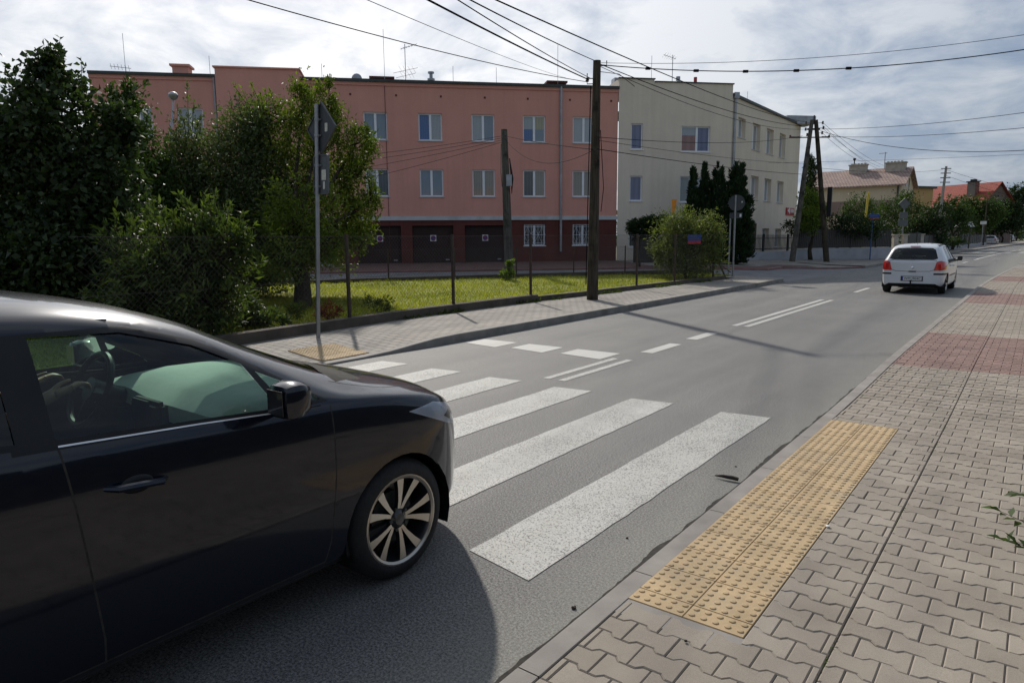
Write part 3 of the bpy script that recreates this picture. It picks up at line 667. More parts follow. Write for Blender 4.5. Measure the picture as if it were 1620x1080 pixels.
# ================================================================== BUILDINGS
def wallh(b,s0,s1,z0,z1,holes,y=0.,rev=.16,mi=0,mr=None):
    mr=mi if mr is None else mr
    S=sorted({s0,s1,*[h[0] for h in holes],*[h[1] for h in holes]}); Z=sorted({z0,z1,*[h[2] for h in holes],*[h[3] for h in holes]})
    for i in range(len(S)-1):
        for j in range(len(Z)-1):
            cs=(S[i]+S[i+1])/2; cz=(Z[j]+Z[j+1])/2
            if any(h[0]<cs<h[1] and h[2]<cz<h[3] for h in holes): continue
            b.quad((S[i],y,Z[j]),(S[i+1],y,Z[j]),(S[i+1],y,Z[j+1]),(S[i],y,Z[j+1]),mi)
    for a,c,d,e in holes:
        r=y+rev
        b.quad((a,y,d),(a,r,d),(a,r,e),(a,y,e),mr); b.quad((c,r,d),(c,y,d),(c,y,e),(c,r,e),mr)
        b.quad((a,r,e),(c,r,e),(c,y,e),(a,y,e),mr); b.quad((a,y,d),(c,y,d),(c,r,d),(a,r,d),mr)
def window(par,s0,s1,z0,z1,curt,y=0.,rev=.16,mull=(.5,),sill='band',grille=False,fw=.065):
    f=MB(); r0=y+rev-.07; r1=y+rev+.01
    f.box(s0,s0+fw,r0,r1,z0,z1); f.box(s1-fw,s1,r0,r1,z0,z1); f.box(s0+fw,s1-fw,r0,r1,z0,z0+fw); f.box(s0+fw,s1-fw,r0,r1,z1-fw,z1)
    xs=[s0+fw]; 
    for q in mull:
        c=s0+(s1-s0)*q; f.box(c-.06,c+.06,r0-.012,r1,z0+fw,z1-fw); xs+=[c-.06,c+.06]
    xs.append(s1-fw); w=f.build('window',M['white'],par)
    for i in range(0,len(xs),2):
        cu=curt[(i//2)%len(curt)]; cu=cu if isinstance(cu,(list,tuple)) else (cu,)
        p=MB(); zz=np.linspace(z0+fw,z1-fw,len(cu)+1)
        for k,c in enumerate(cu): p.quad((xs[i],r0+.035,zz[k]),(xs[i+1],r0+.035,zz[k]),(xs[i+1],r0+.035,zz[k+1]),(xs[i],r0+.035,zz[k+1]),k)
        p.build('pane',[M[c] for c in cu],w)
    if sill:
        s=MB(); s.box(s0-.05,s1+.05,y-.05,y+rev-.075,z0-.045,z0-.002); s.build('sill',M[sill],w)
    if grille:
        g=MB(); n=6
        for i in range(n+1):
            x=s0+.04+(s1-s0-.08)*i/n; g.tube([(x,y-.02,z0),(x,y-.02,z1)],.009,5)
        for a in (.12,.5,.88): g.tube([(s0,y-.02,z0+(z1-z0)*a),(s1,y-.02,z0+(z1-z0)*a)],.009,5)
        for i in range(3):
            a=s0+(s1-s0)*(i+.5)/3; h=(s1-s0)/6
            g.tube([(a-h,y-.02,z0+(z1-z0)*.5),(a,y-.02,z0+(z1-z0)*.85),(a+h,y-.02,z0+(z1-z0)*.5),(a,y-.02,z0+(z1-z0)*.15),(a-h,y-.02,z0+(z1-z0)*.5)],.009,5)
        g.build('grille',M['white'],w)
    return w
def antenna(b,x,y,z,h,arms=3,ang=0.):
    b.tube([(x,y,z),(x,y,z+h)],.02,5); ca,sa=math.cos(ang),math.sin(ang)
    b.tube([(x-.7*ca,y-.7*sa,z+h*.96),(x+.25*ca,y+.25*sa,z+h*.9)],.014,4)
    for k in range(6):
        q=-.65+k*.16; px_,py_=x+q*ca,y+q*sa; zz=z+h*(.955-.01*k)
        b.tube([(px_-.16*sa,py_+.16*ca,zz-.1),(px_+.16*sa,py_-.16*ca,zz+.1)],.009,4)
    if arms>1:
        for zz,w in ((.42,.75),(.30,.6)):
            b.tube([(x-w*ca,y-w*sa,z+h*zz),(x+w*ca,y+w*sa,z+h*(zz-.06))],.011,4)
            for q in (-.7,-.35,.05,.4): b.tube([(x+q*w*ca-.2*sa,y+.2*ca,z+h*zz+.12),(x+q*w*ca+.2*sa,y-.2*ca,z+h*zz-.14)],.007,4)
def pink():
    t=thing('apartment_block','long salmon pink three storey apartment block with dark garage doors along its ground floor','building',(A0[0],A0[1],0),FROT)
    ZB=.30; L0=-26.4
    cols=[(-13.60,-12.40),(-10.80,-9.57),(-8.02,-6.80),(-5.27,-4.04),(-2.53,-1.30)]
    lcols=[(-24.9,-23.7),(-22.55,-21.35)]
    gar=[(-14.12,-11.87),(-11.27,-9.10),(-8.48,-6.27)]; gw=[(-5.24,-4.06),(-2.51,-1.33)]
    up=[(a,b,6.82,8.2) for a,b in cols]+[(a,b,3.96,5.37) for a,b in cols]
    b=MB(); wallh(b,-16.65,0,2.93,9.62,up); wallh(b,L0,-20.62,2.93,9.62,[(a,c,6.82,8.2) for a,c in lcols]+[(a,c,3.96,5.37) for a,c in lcols])
    b.quad((L0,0,ZB),(L0,0,9.62),(L0,11,9.62),(L0,11,ZB)); b.quad((0,0,2.93),(0,11,2.93),(0,11,9.62),(0,0,9.62)); b.quad((0,11,ZB),(L0,11,ZB),(L0,11,9.62),(0,11,9.62)); b.build('wall',M['pink'],t)
    b=MB(); b.box(-20.62,-16.65,-.22,2.,ZB,10.1); b.build('stair_tower',M['pink2'],t)
    b=MB(); b.box(-20.70,-16.58,-.30,2.1,10.1,10.17); b.build('coping',M['pink2'],t)
    b=MB(); wallh(b,-16.65,0,ZB,2.72,[(a,c,ZB+.14,2.44) for a,c in gar]+[(a,c,1.34,2.48) for a,c in gw],rev=.2); b.quad((0,0,ZB),(0,11,ZB),(0,11,2.72),(0,0,2.72)); b.build('ground_floor_wall',M['brown'],t); b=MB(); wallh(b,L0,-20.62,ZB,2.72,[]); b.build('ground_floor_wall',M['brown'],t)
    b=MB(); b.box(-16.64,.03,-.07,.02,2.72,2.93); b.box(L0,-20.63,-.07,.02,2.72,2.93); b.build('white_band',M['band'],t)
    for a,c in gar:
        g=MB(); g.box(a,c,.19,.24,ZB+.14,2.44); n=20
        for i in range(n): z=ZB+.16+i*(2.26-ZB)/n; g.box(a+.02,c-.02,.172,.188,z,z+.085)
        d=g.build('garage_door',M['garage'],t)
        h=MB(); h.box(c-.42,c-.22,.14,.175,.60,.66); h.build('handle',M['zinc'],d)
        x=(a+c)/2+.02; s=MB(); s.box(x-.16,x+.16,.155,.171,1.62,1.94)
        sg=s.build('no_parking_sign',M['signwhite'],d)
        r=MB(); r.lathe([(.0,.0),(.14,.0),(.14,.006),(0,.006)],24,'y',(x,.147,1.78)); r.build('red_ring',M['signred'],sg)
        r=MB(); r.lathe([(.0,.0),(.105,.0),(.105,.004),(0,.004)],24,'y',(x,.142,1.78)); r.build('blue_disc',M['blue'],sg)
        r=MB(); r.tube([(x-.09,.139,1.87),(x+.09,.139,1.69)],.016,4); r.build('red_bar',M['signred'],sg)
    cs1=[('cur_blue',),('cur_royal','cur_white'),('cur_white','cur_blue'),(('cur_royal','cur_white'),('cur_blue','cur_olive')),('cur_blind',)]
    cs2=[('cur_white','cur_dark'),('cur_blue',),('cur_beige',),('cur_dark','cur_beige'),('cur_beige',)]
    for (a,c),k in zip(cols,cs1): window(t,a,c,6.82,8.2,k)
    for (a,c),k in zip(cols,cs2): window(t,a,c,3.96,5.37,k)
    for a,c in lcols:
        window(t,a,c,6.82,8.2,('cur_blind',)); window(t,a,c,3.96,5.37,('cur_beige',))
    for a,c in gw: window(t,a,c,1.34,2.48,('cur_dark',),rev=.2,grille=True,sill='white')
    b=MB(); b.box(-16.64,.02,-.16,.3,9.66,9.80); b.box(L0,-20.63,-.16,.3,9.66,9.80); b.build('gutter',M['gutter'],t)
    b=MB(); b.box(-16.64,.0,-.06,.0,9.50,9.66); b.box(L0,-20.63,-.06,.0,9.50,9.66); b.build('cornice',M['pink2'],t)
    b=MB(); b.quad((L0,0,9.79),(0,0,9.79),(0,11,9.95),(L0,11,9.95)); b.build('roof',M['roofgrey'],t)
    b=MB(); b.tube([(-3.2,-.1,9.7),(-3.2,-.09,1.0)],.07,8); b.build('downpipe',M['zinc'],t)
    b=MB(); b.tube([(-20.72,-.08,9.7),(-20.72,-.08,1.0)],.055,8); b.build('downpipe',M['zinc'],t)
    for s,w,h in ((-22.5,.75,.55),(-12.6,1.1,.25),(-3.2,.95,.30),(-17.6,.5,.3)):
        b=MB(); b.box(s-w/2,s+w/2,.9,1.6,9.75,9.8+h); b.box(s-w/2-.1,s+w/2+.1,.8,1.7,9.8+h,9.9+h); b.build('chimney',M['brown'] if h<.5 else M['pink2'],t)
    b=MB(); b.lathe([(.0,0),(.12,0),(.12,.35),(.2,.36),(.2,.45),(.09,.46),(.09,.7),(.17,.72),(.17,.8),(0,.8)],12,'z',(-10.0,1.5,9.8)); b.build('vent_pipe',M['zinc'],t)
    b=MB(); antenna(b,-11.35,1.6,9.8,2.2,3,2.6); b.build('antenna',M['zinc'],t)
    b=MB(); antenna(b,-25.4,2,9.8,.7,1,.2); b.build('antenna',M['zinc'],t)
    b=MB(); b.lathe([(0,0),(.12,.015),(.22,.06),(.27,.12)],14,'y',(-13.9,1.2,10.1)); b.tube([(-13.9,1.25,9.8),(-13.9,1.25,10.1)],.02,5); b.build('satellite_dish',M['zinc'],t)
    for s,h in ((-24.9,1.9),(-12.45,2.6),(-8.9,.9),(-6.6,.9),(-3.25,2.2),(-15.6,.8),(-21,1)): b=MB(); b.tube([(s,.5,9.8),(s,.5,9.8+h)],.011,4); b.build('lightning_rod',M['zinc'],t)
    b=MB(); b.tube([(-12.47,-.02,9.6),(-12.47,-.02,.6)],.012,4); b.build('earthing_cable',M['brown'],t)
    for i in range(7): b=MB(); b.box(-14.2+i*2.3-.05,-14.2+i*2.3+.05,-.015,.01,9.0,9.1); b.build('wall_vent',M['brown'],t)
    b=MB(); b.box(-16.2,-15.2,-2.2,-1.9,.25,2.25); b.build('entrance_screen',M['whitewall'],t)
    return t
pink()
def text(par,s,x,y,z,size,mat,rx=math.pi/2,rz=0,name='lettering',ext=.004):
    c=bpy.data.curves.new(name,'FONT'); c.body=s; c.size=size; c.align_x='CENTER'; c.align_y='CENTER'; c.extrude=ext
    o=bpy.data.objects.new(name,c); dg=None; COL.objects.link(o); bpy.context.view_layer.update()
    me=bpy.data.meshes.new_from_object(o.evaluated_get(bpy.context.evaluated_depsgraph_get())); bpy.data.objects.remove(o)
    me.transform(Matrix.Translation((x,y,z))@Matrix.Rotation(rz,4,'Z')@Matrix.Rotation(rx,4,'X')); me.materials.clear(); me.materials.append(M[mat])
    o=bpy.data.objects.new(name,me); COL.objects.link(o); o.parent=par; return o
def cream():
    t=thing('apartment_block','cream rendered three storey block with flat roof and a long wing along the main road','building',(A0[0],A0[1],0),FROT)
    C=fs(6.65,0); ZB=.3
    def wing(px,py): X=gx(px,py,C[0]); return X[1]-C[1],X[2]
    b=MB(); hol=[(.74,1.42,6.52,7.9),(.72,1.44,3.74,5.1),(.72,1.44,1.2,2.3),(3.68,5.38,6.44,7.82),(3.68,5.3,3.68,5.1)]
    wallh(b,.02,2.02,ZB,10.22,hol[:3],y=-.06); wallh(b,2.02,6.65,ZB,10.1,hol[3:])
    b.quad((2.02,-.06,ZB),(2.02,0,ZB),(2.02,0,10.22),(2.02,-.06,10.22)); b.quad((.02,3,9.),(.02,-.06,9.),(.02,-.06,10.22),(.02,3,10.22))
    # the wing turns to run along the main road: build in the rotated frame
    ang=math.pi/2-FROT; ca,sa=math.cos(ang),math.sin(ang)
    def w2(l,d,z): return (6.65+l*ca-d*sa, l*sa+d*ca, z)
    wl=wing(1265.5,230)[0]; rows=[]
    for (x0,x1,y0,y1) in ((1167,1180,191,219),(1189.5,1203.5,200,238),(1211.5,1224.5,206,242),(1232,1243.5,213,247),(1186.5,1200.5,281,316),(1208,1220.5,284,318),(1228,1240,287,319)):
        l0,za=wing(x0,y1); l1,zb=wing(x1,y0); rows.append((l0,l1,za,zb))
    zt=np.mean([r[3] for r in rows[1:4]]); zb=np.mean([r[2] for r in rows[1:4]]); zt2=np.mean([r[3] for r in rows[4:]]); zb2=np.mean([r[2] for r in rows[4:]])
    rows=[(rows[0][0],rows[0][1],zb+.45,zt)]+[(r[0],r[1],zb,zt) for r in rows[1:4]]+[(r[0],r[1],zb2,zt2) for r in rows[4:]]
    gl=[(r[0],r[1],1.0,2.25) for r in rows[5:7]]; dr=(rows[4][0]-.1,rows[4][1]-.1,.4,2.55)
    RW=wing(1165,154.5)[1]
    wb=MB(); wallh(wb,0,wl,ZB,RW,rows+gl+[dr],rev=.3)
    b.v=b.v; o=len(b.v)
    b.add([w2(*p) for p in wb.v],wb.f)
    bk=[w2(0,9,0),w2(wl,9,0)]; e0=w2(wl,0,0); e1=w2(wl,9,0)
    b.quad((e0[0],e0[1],ZB),(e1[0],e1[1],ZB),(e1[0],e1[1],RW),(e0[0],e0[1],RW))
    b.quad((6.65,0,RW),(6.65,0,10.1),(w2(0,4,0)[0],w2(0,4,0)[1],10.1),(w2(0,4,0)[0],w2(0,4,0)[1],RW))
    b.build('wall',M['cream'],t)
    b=MB(); b.box(-.02,2.06,-.12,.25,10.22,10.28); b.box(2.06,6.70,-.06,.25,10.1,10.16)
    q=[w2(0,-.12,0),w2(wl+.05,-.12,0),w2(wl+.05,.25,0),w2(0,.25,0)]; b.prism([(p[0],p[1]) for p in q],RW,RW+.14); b.build('coping',M['gutter'],t)
    b=MB(); b.add([(.02,0,10.15),(6.65,0,10.05),(w2(0,8,0)[0],w2(0,8,0)[1],10.05),(.02,9,10.15)],[(0,1,2,3)]); b.add([w2(0,0,RW+.0),w2(wl,0,RW),w2(wl,9,RW),w2(0,9,RW)],[(0,1,2,3)]); b.build('roof',M['roofgrey'],t)
    p=w2(.22,-.1,0); b=MB(); b.tube([(p[0],p[1],RW-.1),(p[0],p[1],.8)],.075,8); b.box(p[0]-.15,p[0]+.15,p[1]-.15,p[1]+.12,RW-.12,RW+.2); b.build('downpipe',M['zinc'],t)
    window(t,*hol[0],('cur_violet',),y=-.06,mull=(),sill='white'); window(t,*hol[1],('cur_violet',),y=-.06,mull=(),sill='white'); window(t,*hol[2],('cur_dark',),y=-.06,mull=(),sill='white')
    window(t,*hol[3],(('cur_refl','cur_refl','cur_blind'),'cur_violet'),mull=(.55,),sill='white'); window(t,*hol[4],('cur_white',),mull=(.55,),sill='white')
    # wing windows live under an Empty turned to the wing
    for r in rows+gl:
        w=window(t,*r,('cur_dark','cur_white'),y=0,rev=.3,mull=(.5,))
        w.matrix_local=Matrix.Translation((6.65,0,0))@Matrix.Rotation(ang,4,'Z')
    d=MB(); d.box(dr[0],dr[1],.25,.3,dr[2],dr[3]); d.box(dr[0]-.04,dr[0]+.05,-.02,.28,dr[2],dr[3]); d.box(dr[1]-.05,dr[1]+.04,-.02,.28,dr[2],dr[3]); dd=d.build('entrance_door',M['redbrick'],t); dd.matrix_local=Matrix.Translation((6.65,0,0))@Matrix.Rotation(ang,4,'Z')
    l0,z1=wing(1243,328.5); l1,z0=wing(1254.5,341)
    s=MB(); s.box(l0,l1,-.08,-.012,z0,z1); sg=s.build('red_sign',M['signred'],t); sg.matrix_local=Matrix.Translation((6.65,0,0))@Matrix.Rotation(ang,4,'Z')
    zc=(z0+z1)/2+.06; W=l1-l0
    a=MB(); a.add([(l0+W*.1,-.085,zc),(l0+W*.42,-.085,zc-.25),(l0+W*.42,-.085,zc+.25)],[(0,1,2)]); a.build('white_arrow',M['signwhite'],sg)
    a=MB()
    for i in range(3): a.box(l0+W*(.5+.15*i),l0+W*(.6+.15*i),-.087,-.082,zc-.13,zc+.13)
    a.build('white_marks',M['signwhite'],sg)
    b=MB(); antenna(b,3.55,1.2,10.1,1.75,1,.4); b.build('antenna',M['zinc'],t)
    b=MB(); b.tube([(2.05,.5,10.1),(2.05,.5,11.6)],.012,4); b.build('lightning_rod',M['zinc'],t); b=MB(); b.tube([w2(3.8,.5,RW)[0:2]+(RW,),w2(3.8,.5,RW)[0:2]+(RW+.9,)],.012,4); b.build('lightning_rod',M['zinc'],t)
    b=MB(); b.box(.1,1.3,1.0,1.6,10.1,10.5); b.build('roof_box',M['zinc'],t); b=MB(); b.box(w2(wl-2.,.4,0)[0],w2(wl-.1,.4,0)[0]+.8,w2(wl-2,.4,0)[1],w2(wl,.4,0)[1],RW,RW+.55); b.build('roof_box',M['zinc'],t)
    b=MB(); b.tube([(4.85,1.,10.1),(4.85,1.,10.65)],.10,8); b.build('red_chimney_pipe',M['signred'],t)
    b=MB(); b.lathe([(.45,0),(.45,.15),(.3,.3),(.12,.36),(.12,.6),(0,.62)],12,'z',(3.9,1.2,10.1)); b.build('roof_vent',M['zinc'],t)
    return t
cream()
def gable_house(name,label,P,ang,L,Wd,ze,zr,wall,roof,zb=0.1,over=.45,group=None):
    """P = near right-hand wall corner; long side runs to the left (-x local) , gable runs back (+y local)"""
    t=thing(name,label,'house',(P[0],P[1],0),ang); b=MB()
    b.quad((-L,0,zb),(0,0,zb),(0,0,ze),(-L,0,ze)); b.quad((0,Wd,zb),(-L,Wd,zb),(-L,Wd,ze),(0,Wd,ze))
    for x,f in ((0,1),(-L,-1)):
        v=[(x,0,zb),(x,Wd,zb),(x,Wd,ze),(x,Wd/2,zr-.12),(x,0,ze)]; b.add(v if f>0 else v[::-1],[(0,1,2,3,4)])
    b.build('wall',M[wall],t); r=MB(); k=(zr-ze)/(Wd/2); o=over; th=.14
    for s in (0,1):
        y0=-o if s==0 else Wd+o; z0=ze-k*o
        a=[(-L-o,y0,z0),(o,y0,z0),(o,Wd/2,zr),(-L-o,Wd/2,zr)]; bb=[(p[0],p[1],p[2]-th) for p in a]
        r.add(a+bb,[(0,1,2,3),(7,6,5,4),(0,4,5,1),(1,5,6,2),(2,6,7,3),(3,7,4,0)])
    rf=r.build('roof',M[roof],t); return t,rf
def houses():
    # beige house with brown roof
    D=70; P=dp(1420,380,D); ze=HC+83*D/FPX; Pl=dp(1300,380,D*83/78.); v=(P-Pl)[:2]; L=np.linalg.norm(v)+1.5; ang=math.atan2(v[1],v[0])
    t,rf=gable_house('house','beige house with brown tiled saddle roof, mauve wall band and two wide chimneys',P,ang,L,7.0,ze,ze+1.75,'beige','rooftile')
    b=MB(); b.box(-L-.01,.015,-.02,7.02,ze-3.2,ze-1.75); b.build('mauve_band',M['beigeband'],t)
    for a,w in ((-3.9,1.7),(-.2,1.9)):
        b=MB(); b.box(a-w,a,2.6,3.4,ze+.9,ze+2.15); c=b.build('chimney',M['chimney'],rf)
        b=MB(); b.box(a-w-.08,a+.08,2.5,3.5,ze+2.15,ze+2.25)
        for i in range(5): b.box(a-w+.12+i*.32,a-w+.3+i*.32,2.8,3.2,ze+2.25,ze+2.38)
        b.build('cap',M['chimney'],c)
    b=MB(); b.lathe([(.06,0),(.06,.5),(.16,.52),(.16,.7),(0,.75)],8,'z',(-5.2,3,ze+2.25)); b.build('flue',M['black'],rf)
    b=MB(); b.tube([(-2.3,3.3,ze+1.4),(-2.3,3.3,ze+3.4)],.04,5); b.tube([(-2.9,3.3,ze+3.3),(-2.1,3.3,ze+3.3)],.03,4); b.build('mast',M['galv'],rf)
    b=MB(); b.tube([(-.3,-.08,ze-.2),(-.3,-.08,.3)],.09,6); b.build('downpipe',M['gutter'],t)
    b=MB(); b.box(.0,.03,2.2,2.7,ze-.3,ze+.4); b.box(.0,.03,4.0,4.4,ze-.5,ze+.6); b.build('gable_window',M['cur_dark'],t)
    # ochre flat roofed house
    D=88; P=dp(1470,380,D); t=thing('house','small ochre flat roofed house between the beige house and the grey pole','house',(P[0],P[1],0),R_(60)); z=HC+72*D/FPX
    b=MB(); b.box(-7,0,0,7,.1,z); b.build('wall',M['ochre'],t); b=MB(); b.box(-7.3,.3,-.3,7.3,z,z+.28); b.build('roof',M['gutter'],t)
    b=MB(); b.box(-4,-3.8,-.1,.0,.2,z); b.build('downpipe',M['gutter'],t)
    # red roofed house
    D=116; P=dp(1586,380,D); zr=HC+82*D/FPX; ze=zr-4.0
    t,rf=gable_house('house','far house with bright red tiled roof and red brick gable','',0,1,1,1,1,'redbrick','redtile') if False else gable_house('house','far house with bright red tiled roof and red brick gable',dp(1546,380,D-2),R_(-30),11,8.5,ze+.2,zr,'redbrick','redtile',over=.5)
    b=MB(); b.box(-3.6,-2.2,1.6,2.6,ze+.9,zr+.1); c=b.build('chimney',M['chimney_brick'],rf); b=MB(); b.box(-3.75,-2.05,1.45,2.75,zr+.1,zr+.25); b.box(-3.3,-2.5,1.8,2.4,zr+.25,zr+.55); b.build('cap',M['black'],c)
    for y in (1.6,4.2):
        w=MB(); w.box(.0,.06,y,y+1.0,ze-.5,ze+.9); q=w.build('window',M['white'],t); w=MB(); w.box(.05,.075,y+.12,y+.45,ze-.4,ze+.8); w.box(.05,.075,y+.55,y+.88,ze-.4,ze+.8); w.build('pane',M['cur_blue'],q)
    # white-grey far house by the road
    P=dp(1600,380,150); t,rf=gable_house('house','dim grey house beyond the trees at the far right','' ,0,1,1,1,1,'chimney','roofgrey') if False else gable_house('house','dim grey house beyond the trees at the far right',P,R_(50),9,8,5.5,8.6,'chimney','gutter')
    w=MB(); w.box(.0,.06,3,4.2,3,4.4); w.build('window',M['white'],t)
    # unseen house and hedge on our own side, added to darken car reflections
    t,rf=gable_house('house','grey rendered house behind the near hedge, added unseen for the car reflections',(19,-15,0),R_(-90),14,9,5.4,8.6,'chimney','rooftile')
    for x in (-11,-7,-3):
        w=MB(); w.box(x-.7,x+.7,-.05,.02,1.4,2.9); q=w.build('window',M['white'],t); w=MB(); w.box(x-.6,x+.6,-.07,-.04,1.5,2.8); w.build('pane',M['cur_dark'],q)
houses()

# ================================================================== STREET FURNITURE
def ngone(c,n): return [(c[0]+math.cos(a),c[1]+math.sin(a)) for a in np.linspace(0,2*math.pi,n,endpoint=False)]
def poles():
    # tall wooden pole at the pavement edge
    P=gp(937,474); topz=None
    for z in np.arange(4,9,.01):
        d=ray(945,96); 
        q=CO+d*((np.hypot(P[0],P[1]))/np.hypot(d[0],d[1])); topz=q[2]; break
    t=thing('utility_pole','tall dark wooden utility pole standing on the far pavement edge by the garden fence','utility pole',P)
    b=MB(); h=topz-P[2]; lean=np.array([.04,.05,0])
    b.tube([(0,0,-.1),tuple(lean*.5+[0,0,h*.5]),tuple(lean+[0,0,h])],[.15,.122,.096],14); b.build('pole_shaft',M['wood'],t,True)
    T=P+lean+[0,0,h]
    b=MB()
    for s,dz in ((-1,-.55),(-1,-.42),(1,-.12)): 
        v=_RX3*s*.24; b.tube([lean+[0,0,h+dz],lean+v+[0,0,h+dz],lean+v+[0,0,h+dz+.12]],.014,5)
    b.tube([lean+[0,0,h-.25],lean+_RX3*.55+[0,0,h-.32],lean+_RX3*.95+[0,0,h-.62]],.008,4)
    b.build('bracket',M['black'],t)
    b=MB(); b.tube([lean*.8+_RX3*(-.14)+[0,0,h-.6],_RX3*(-.15)+lean*.5+[0,0,h*.6],_RX3*(-.17)+[0,0,.4]],.013,5); b.tube([lean*.6+_RX3*.13+[0,0,h*.72],_RX3*.26+[0,0,h*.48],_RX3*.2+[0,0,h*.38]],.01,5); b.build('cable_run',M['wire'],t)
    b=MB(); b.lathe([(0,0),(.035,0),(.045,.04),(.03,.06),(.045,.09),(0,.12)],10,'z',tuple(lean+_RX3*-.24+[0,0,h-.5])); b.build('insulator',M['ceramic'],t)
    # thinner grey wooden pole on the lawn
    D=29.5; Pb=base_at(805,D); t2=thing('utility_pole','short greyish wooden pole with a grey box, in front of the third garage door','utility pole',Pb)
    h2=dp(800,209,D)[2]-Pb[2]; b=MB(); ln=_RX3*(-.16)
    b.tube([(0,0,-.1),tuple(ln*.5+[0,0,h2*.5]),tuple(ln+[0,0,h2])],[.20,.175,.13],12); b.build('pole_shaft',M['woodgrey'],t2,True)
    b=MB(); b.box(.16,.34,-.35,-.2,h2*.60,h2*.68); b.build('junction_box',M['zinc'],t2)
    b=MB(); b.tube([ln*.7+_RX3*.17+[0,0,h2*.8],_RX3*.26+ln*.6+[0,0,h2*.66],_RX3*.22+ln*.5+[0,0,h2*.55]],[.02,.06,.01],6); b.tube([ln*.9-_RX3*.15+[0,0,h2*.9],ln*.7-_RX3*.2+[0,0,h2*.7],ln*.6-_RX3*.17+[0,0,h2*.6]],.012,5); b.build('frayed_cable',M['black'],t2)
    T2=Pb+ln+[0,0,h2]
    # A-frame pole
    PA=gp(1253,413); PB=gp(1308,414); Dm=(PA-CO)@CF; apex=dp(1288,190,Dm-.5)
    c=(PA+PB)/2; t3=thing('utility_pole','A-frame wooden pole of two leaning legs at the side street corner','utility pole',c); b=MB()
    b.tube([PA-c-[0,0,.1],apex-c+_RX3*-.12],[.17,.11],12); b.build('leg',M['woodgrey'],t3,True)
    b=MB(); b.tube([PB-c-[0,0,.1],apex-c+_RX3*.10],[.17,.11],12); b.build('leg',M['wood'],t3,True)
    b=MB(); b.tube([apex-c+_RX3*-1.35-[0,0,.95],apex-c+_RX3*.95-[0,0,.95]],.035,6); b.tube([apex-c-[0,0,.2],apex-c+[0,0,.25]],.04,6); b.tube([apex-c+_RX3*-.35-[0,0,.5],apex-c+_RX3*.35-[0,0,.5]],.06,6); b.build('crossarm',M['black'],t3)
    for x,z in ((-.45,-.15),(-.45,-.5),(.5,-.15),(.55,-.42),(.5,-.7),(-1.3,-.9),(.9,-.9),(-.35,-.8)):
        b=MB(); q=apex-c+_RX3*x+[0,0,z]; b.tube([q-_RX3*x*.5-[0,0,.02],q],.012,4); b.lathe([(0,-.08),(.05,-.08),(.06,-.03),(.04,0),(.06,.03),(.04,.08),(0,.1)],8,'z',tuple(q)); b.build('insulator',M['ceramic'],t3)
    q=PB-c; b=MB(); b.box(q[0]-.12,q[0]+.12,q[1]-.3,q[1]-.15,2.6,4.2); b.build('cable_box',M['black'],t3)
    # concrete pole far right
    D=62; Pc=base_at(1481,D); t4=thing('utility_pole','grey concrete utility pole beyond the white hatchback','utility pole',Pc); h4=dp(1487,265,D)[2]-Pc[2]; b=MB()
    lc=_RX3*.36; b.tube([(0,0,-.1),tuple(lc+[0,0,h4])],[.17,.10],6); b.build('pole_shaft',M['conc'],t4)
    b=MB()
    for z in (.2,.6,1.0,1.4): b.tube([lc-_RX3*.45+[0,0,h4-z],lc+_RX3*.45+[0,0,h4-z]],.04,5)
    b.build('crossarm',M['black'],t4); T4=Pc+lc+[0,0,h4]
    # distant poles
    for px,D,top,lab in ((1556,90,318,'thin dark pole among the far trees in front of the red roofed house'),(1600,120,335,'far thin pole near the parked red car')):
        Pd=base_at(px,D); td=thing('utility_pole',lab,'utility pole',Pd); b=MB(); hd=dp(px,top,D)[2]-Pd[2]; b.tube([(0,0,0),(0,0,hd)],[.09,.06],8); b.build('pole_shaft',M['wood'],td,True); b=MB(); b.tube([_RX3*-.5+[0,0,hd-.4],_RX3*.5+[0,0,hd-.4]],.04,5); b.build('crossarm',M['black'],td)
    # street lamp behind the bushes
    D=23; Pl=base_at(284,D); t5=thing('street_lamp','grey street lamp with a round head leaning out above the bushes on the left','street lamp',Pl); hl=dp(284,210,D)[2]-Pl[2]; hh=dp(274,152,D)-Pl
    b=MB(); b.tube([(0,0,0),(0,0,hl)],[.075,.05],10); b.tube([(0,0,hl),tuple((np.array([0,0,hl])+hh)/2+_RX3*.03),tuple(hh-[0,0,.1])],[.045,.035,.03],8); b.build('lamp_post',M['galv'],t5,True)
    b=MB(); b.lathe([(0,-.13),(.09,-.11),(.155,-.03),(.165,.03),(.12,.10),(.05,.13),(0,.135)],14,'z',tuple(hh)); b.build('lamp_head',M['zinc'],t5,True)
    return T,T2,apex,T4
TP,TP2,TAP,TCP=poles()
def wire(p0,p1,sag,label,name='overhead_wire',r=.009,group='overhead wires',nuts=0):
    p0,p1=np.array(p0,float),np.array(p1,float); t=np.linspace(0,1,28)[:,None]; c=p0*(1-t)+p1*t; c[:,2]-=4*sag*t[:,0]*(1-t[:,0]); o=c[0].copy()
    b=MB(); b.tube(list(c-o),r,5)
    for i in range(nuts): q=c[3+i*3]-o; b.tube([q-_RX3*.06,q+_RX3*.06],.035,6)
    ob=b.build(name,M['wire']); ob.location=tuple(o); return tag(ob,label,'wire',group)
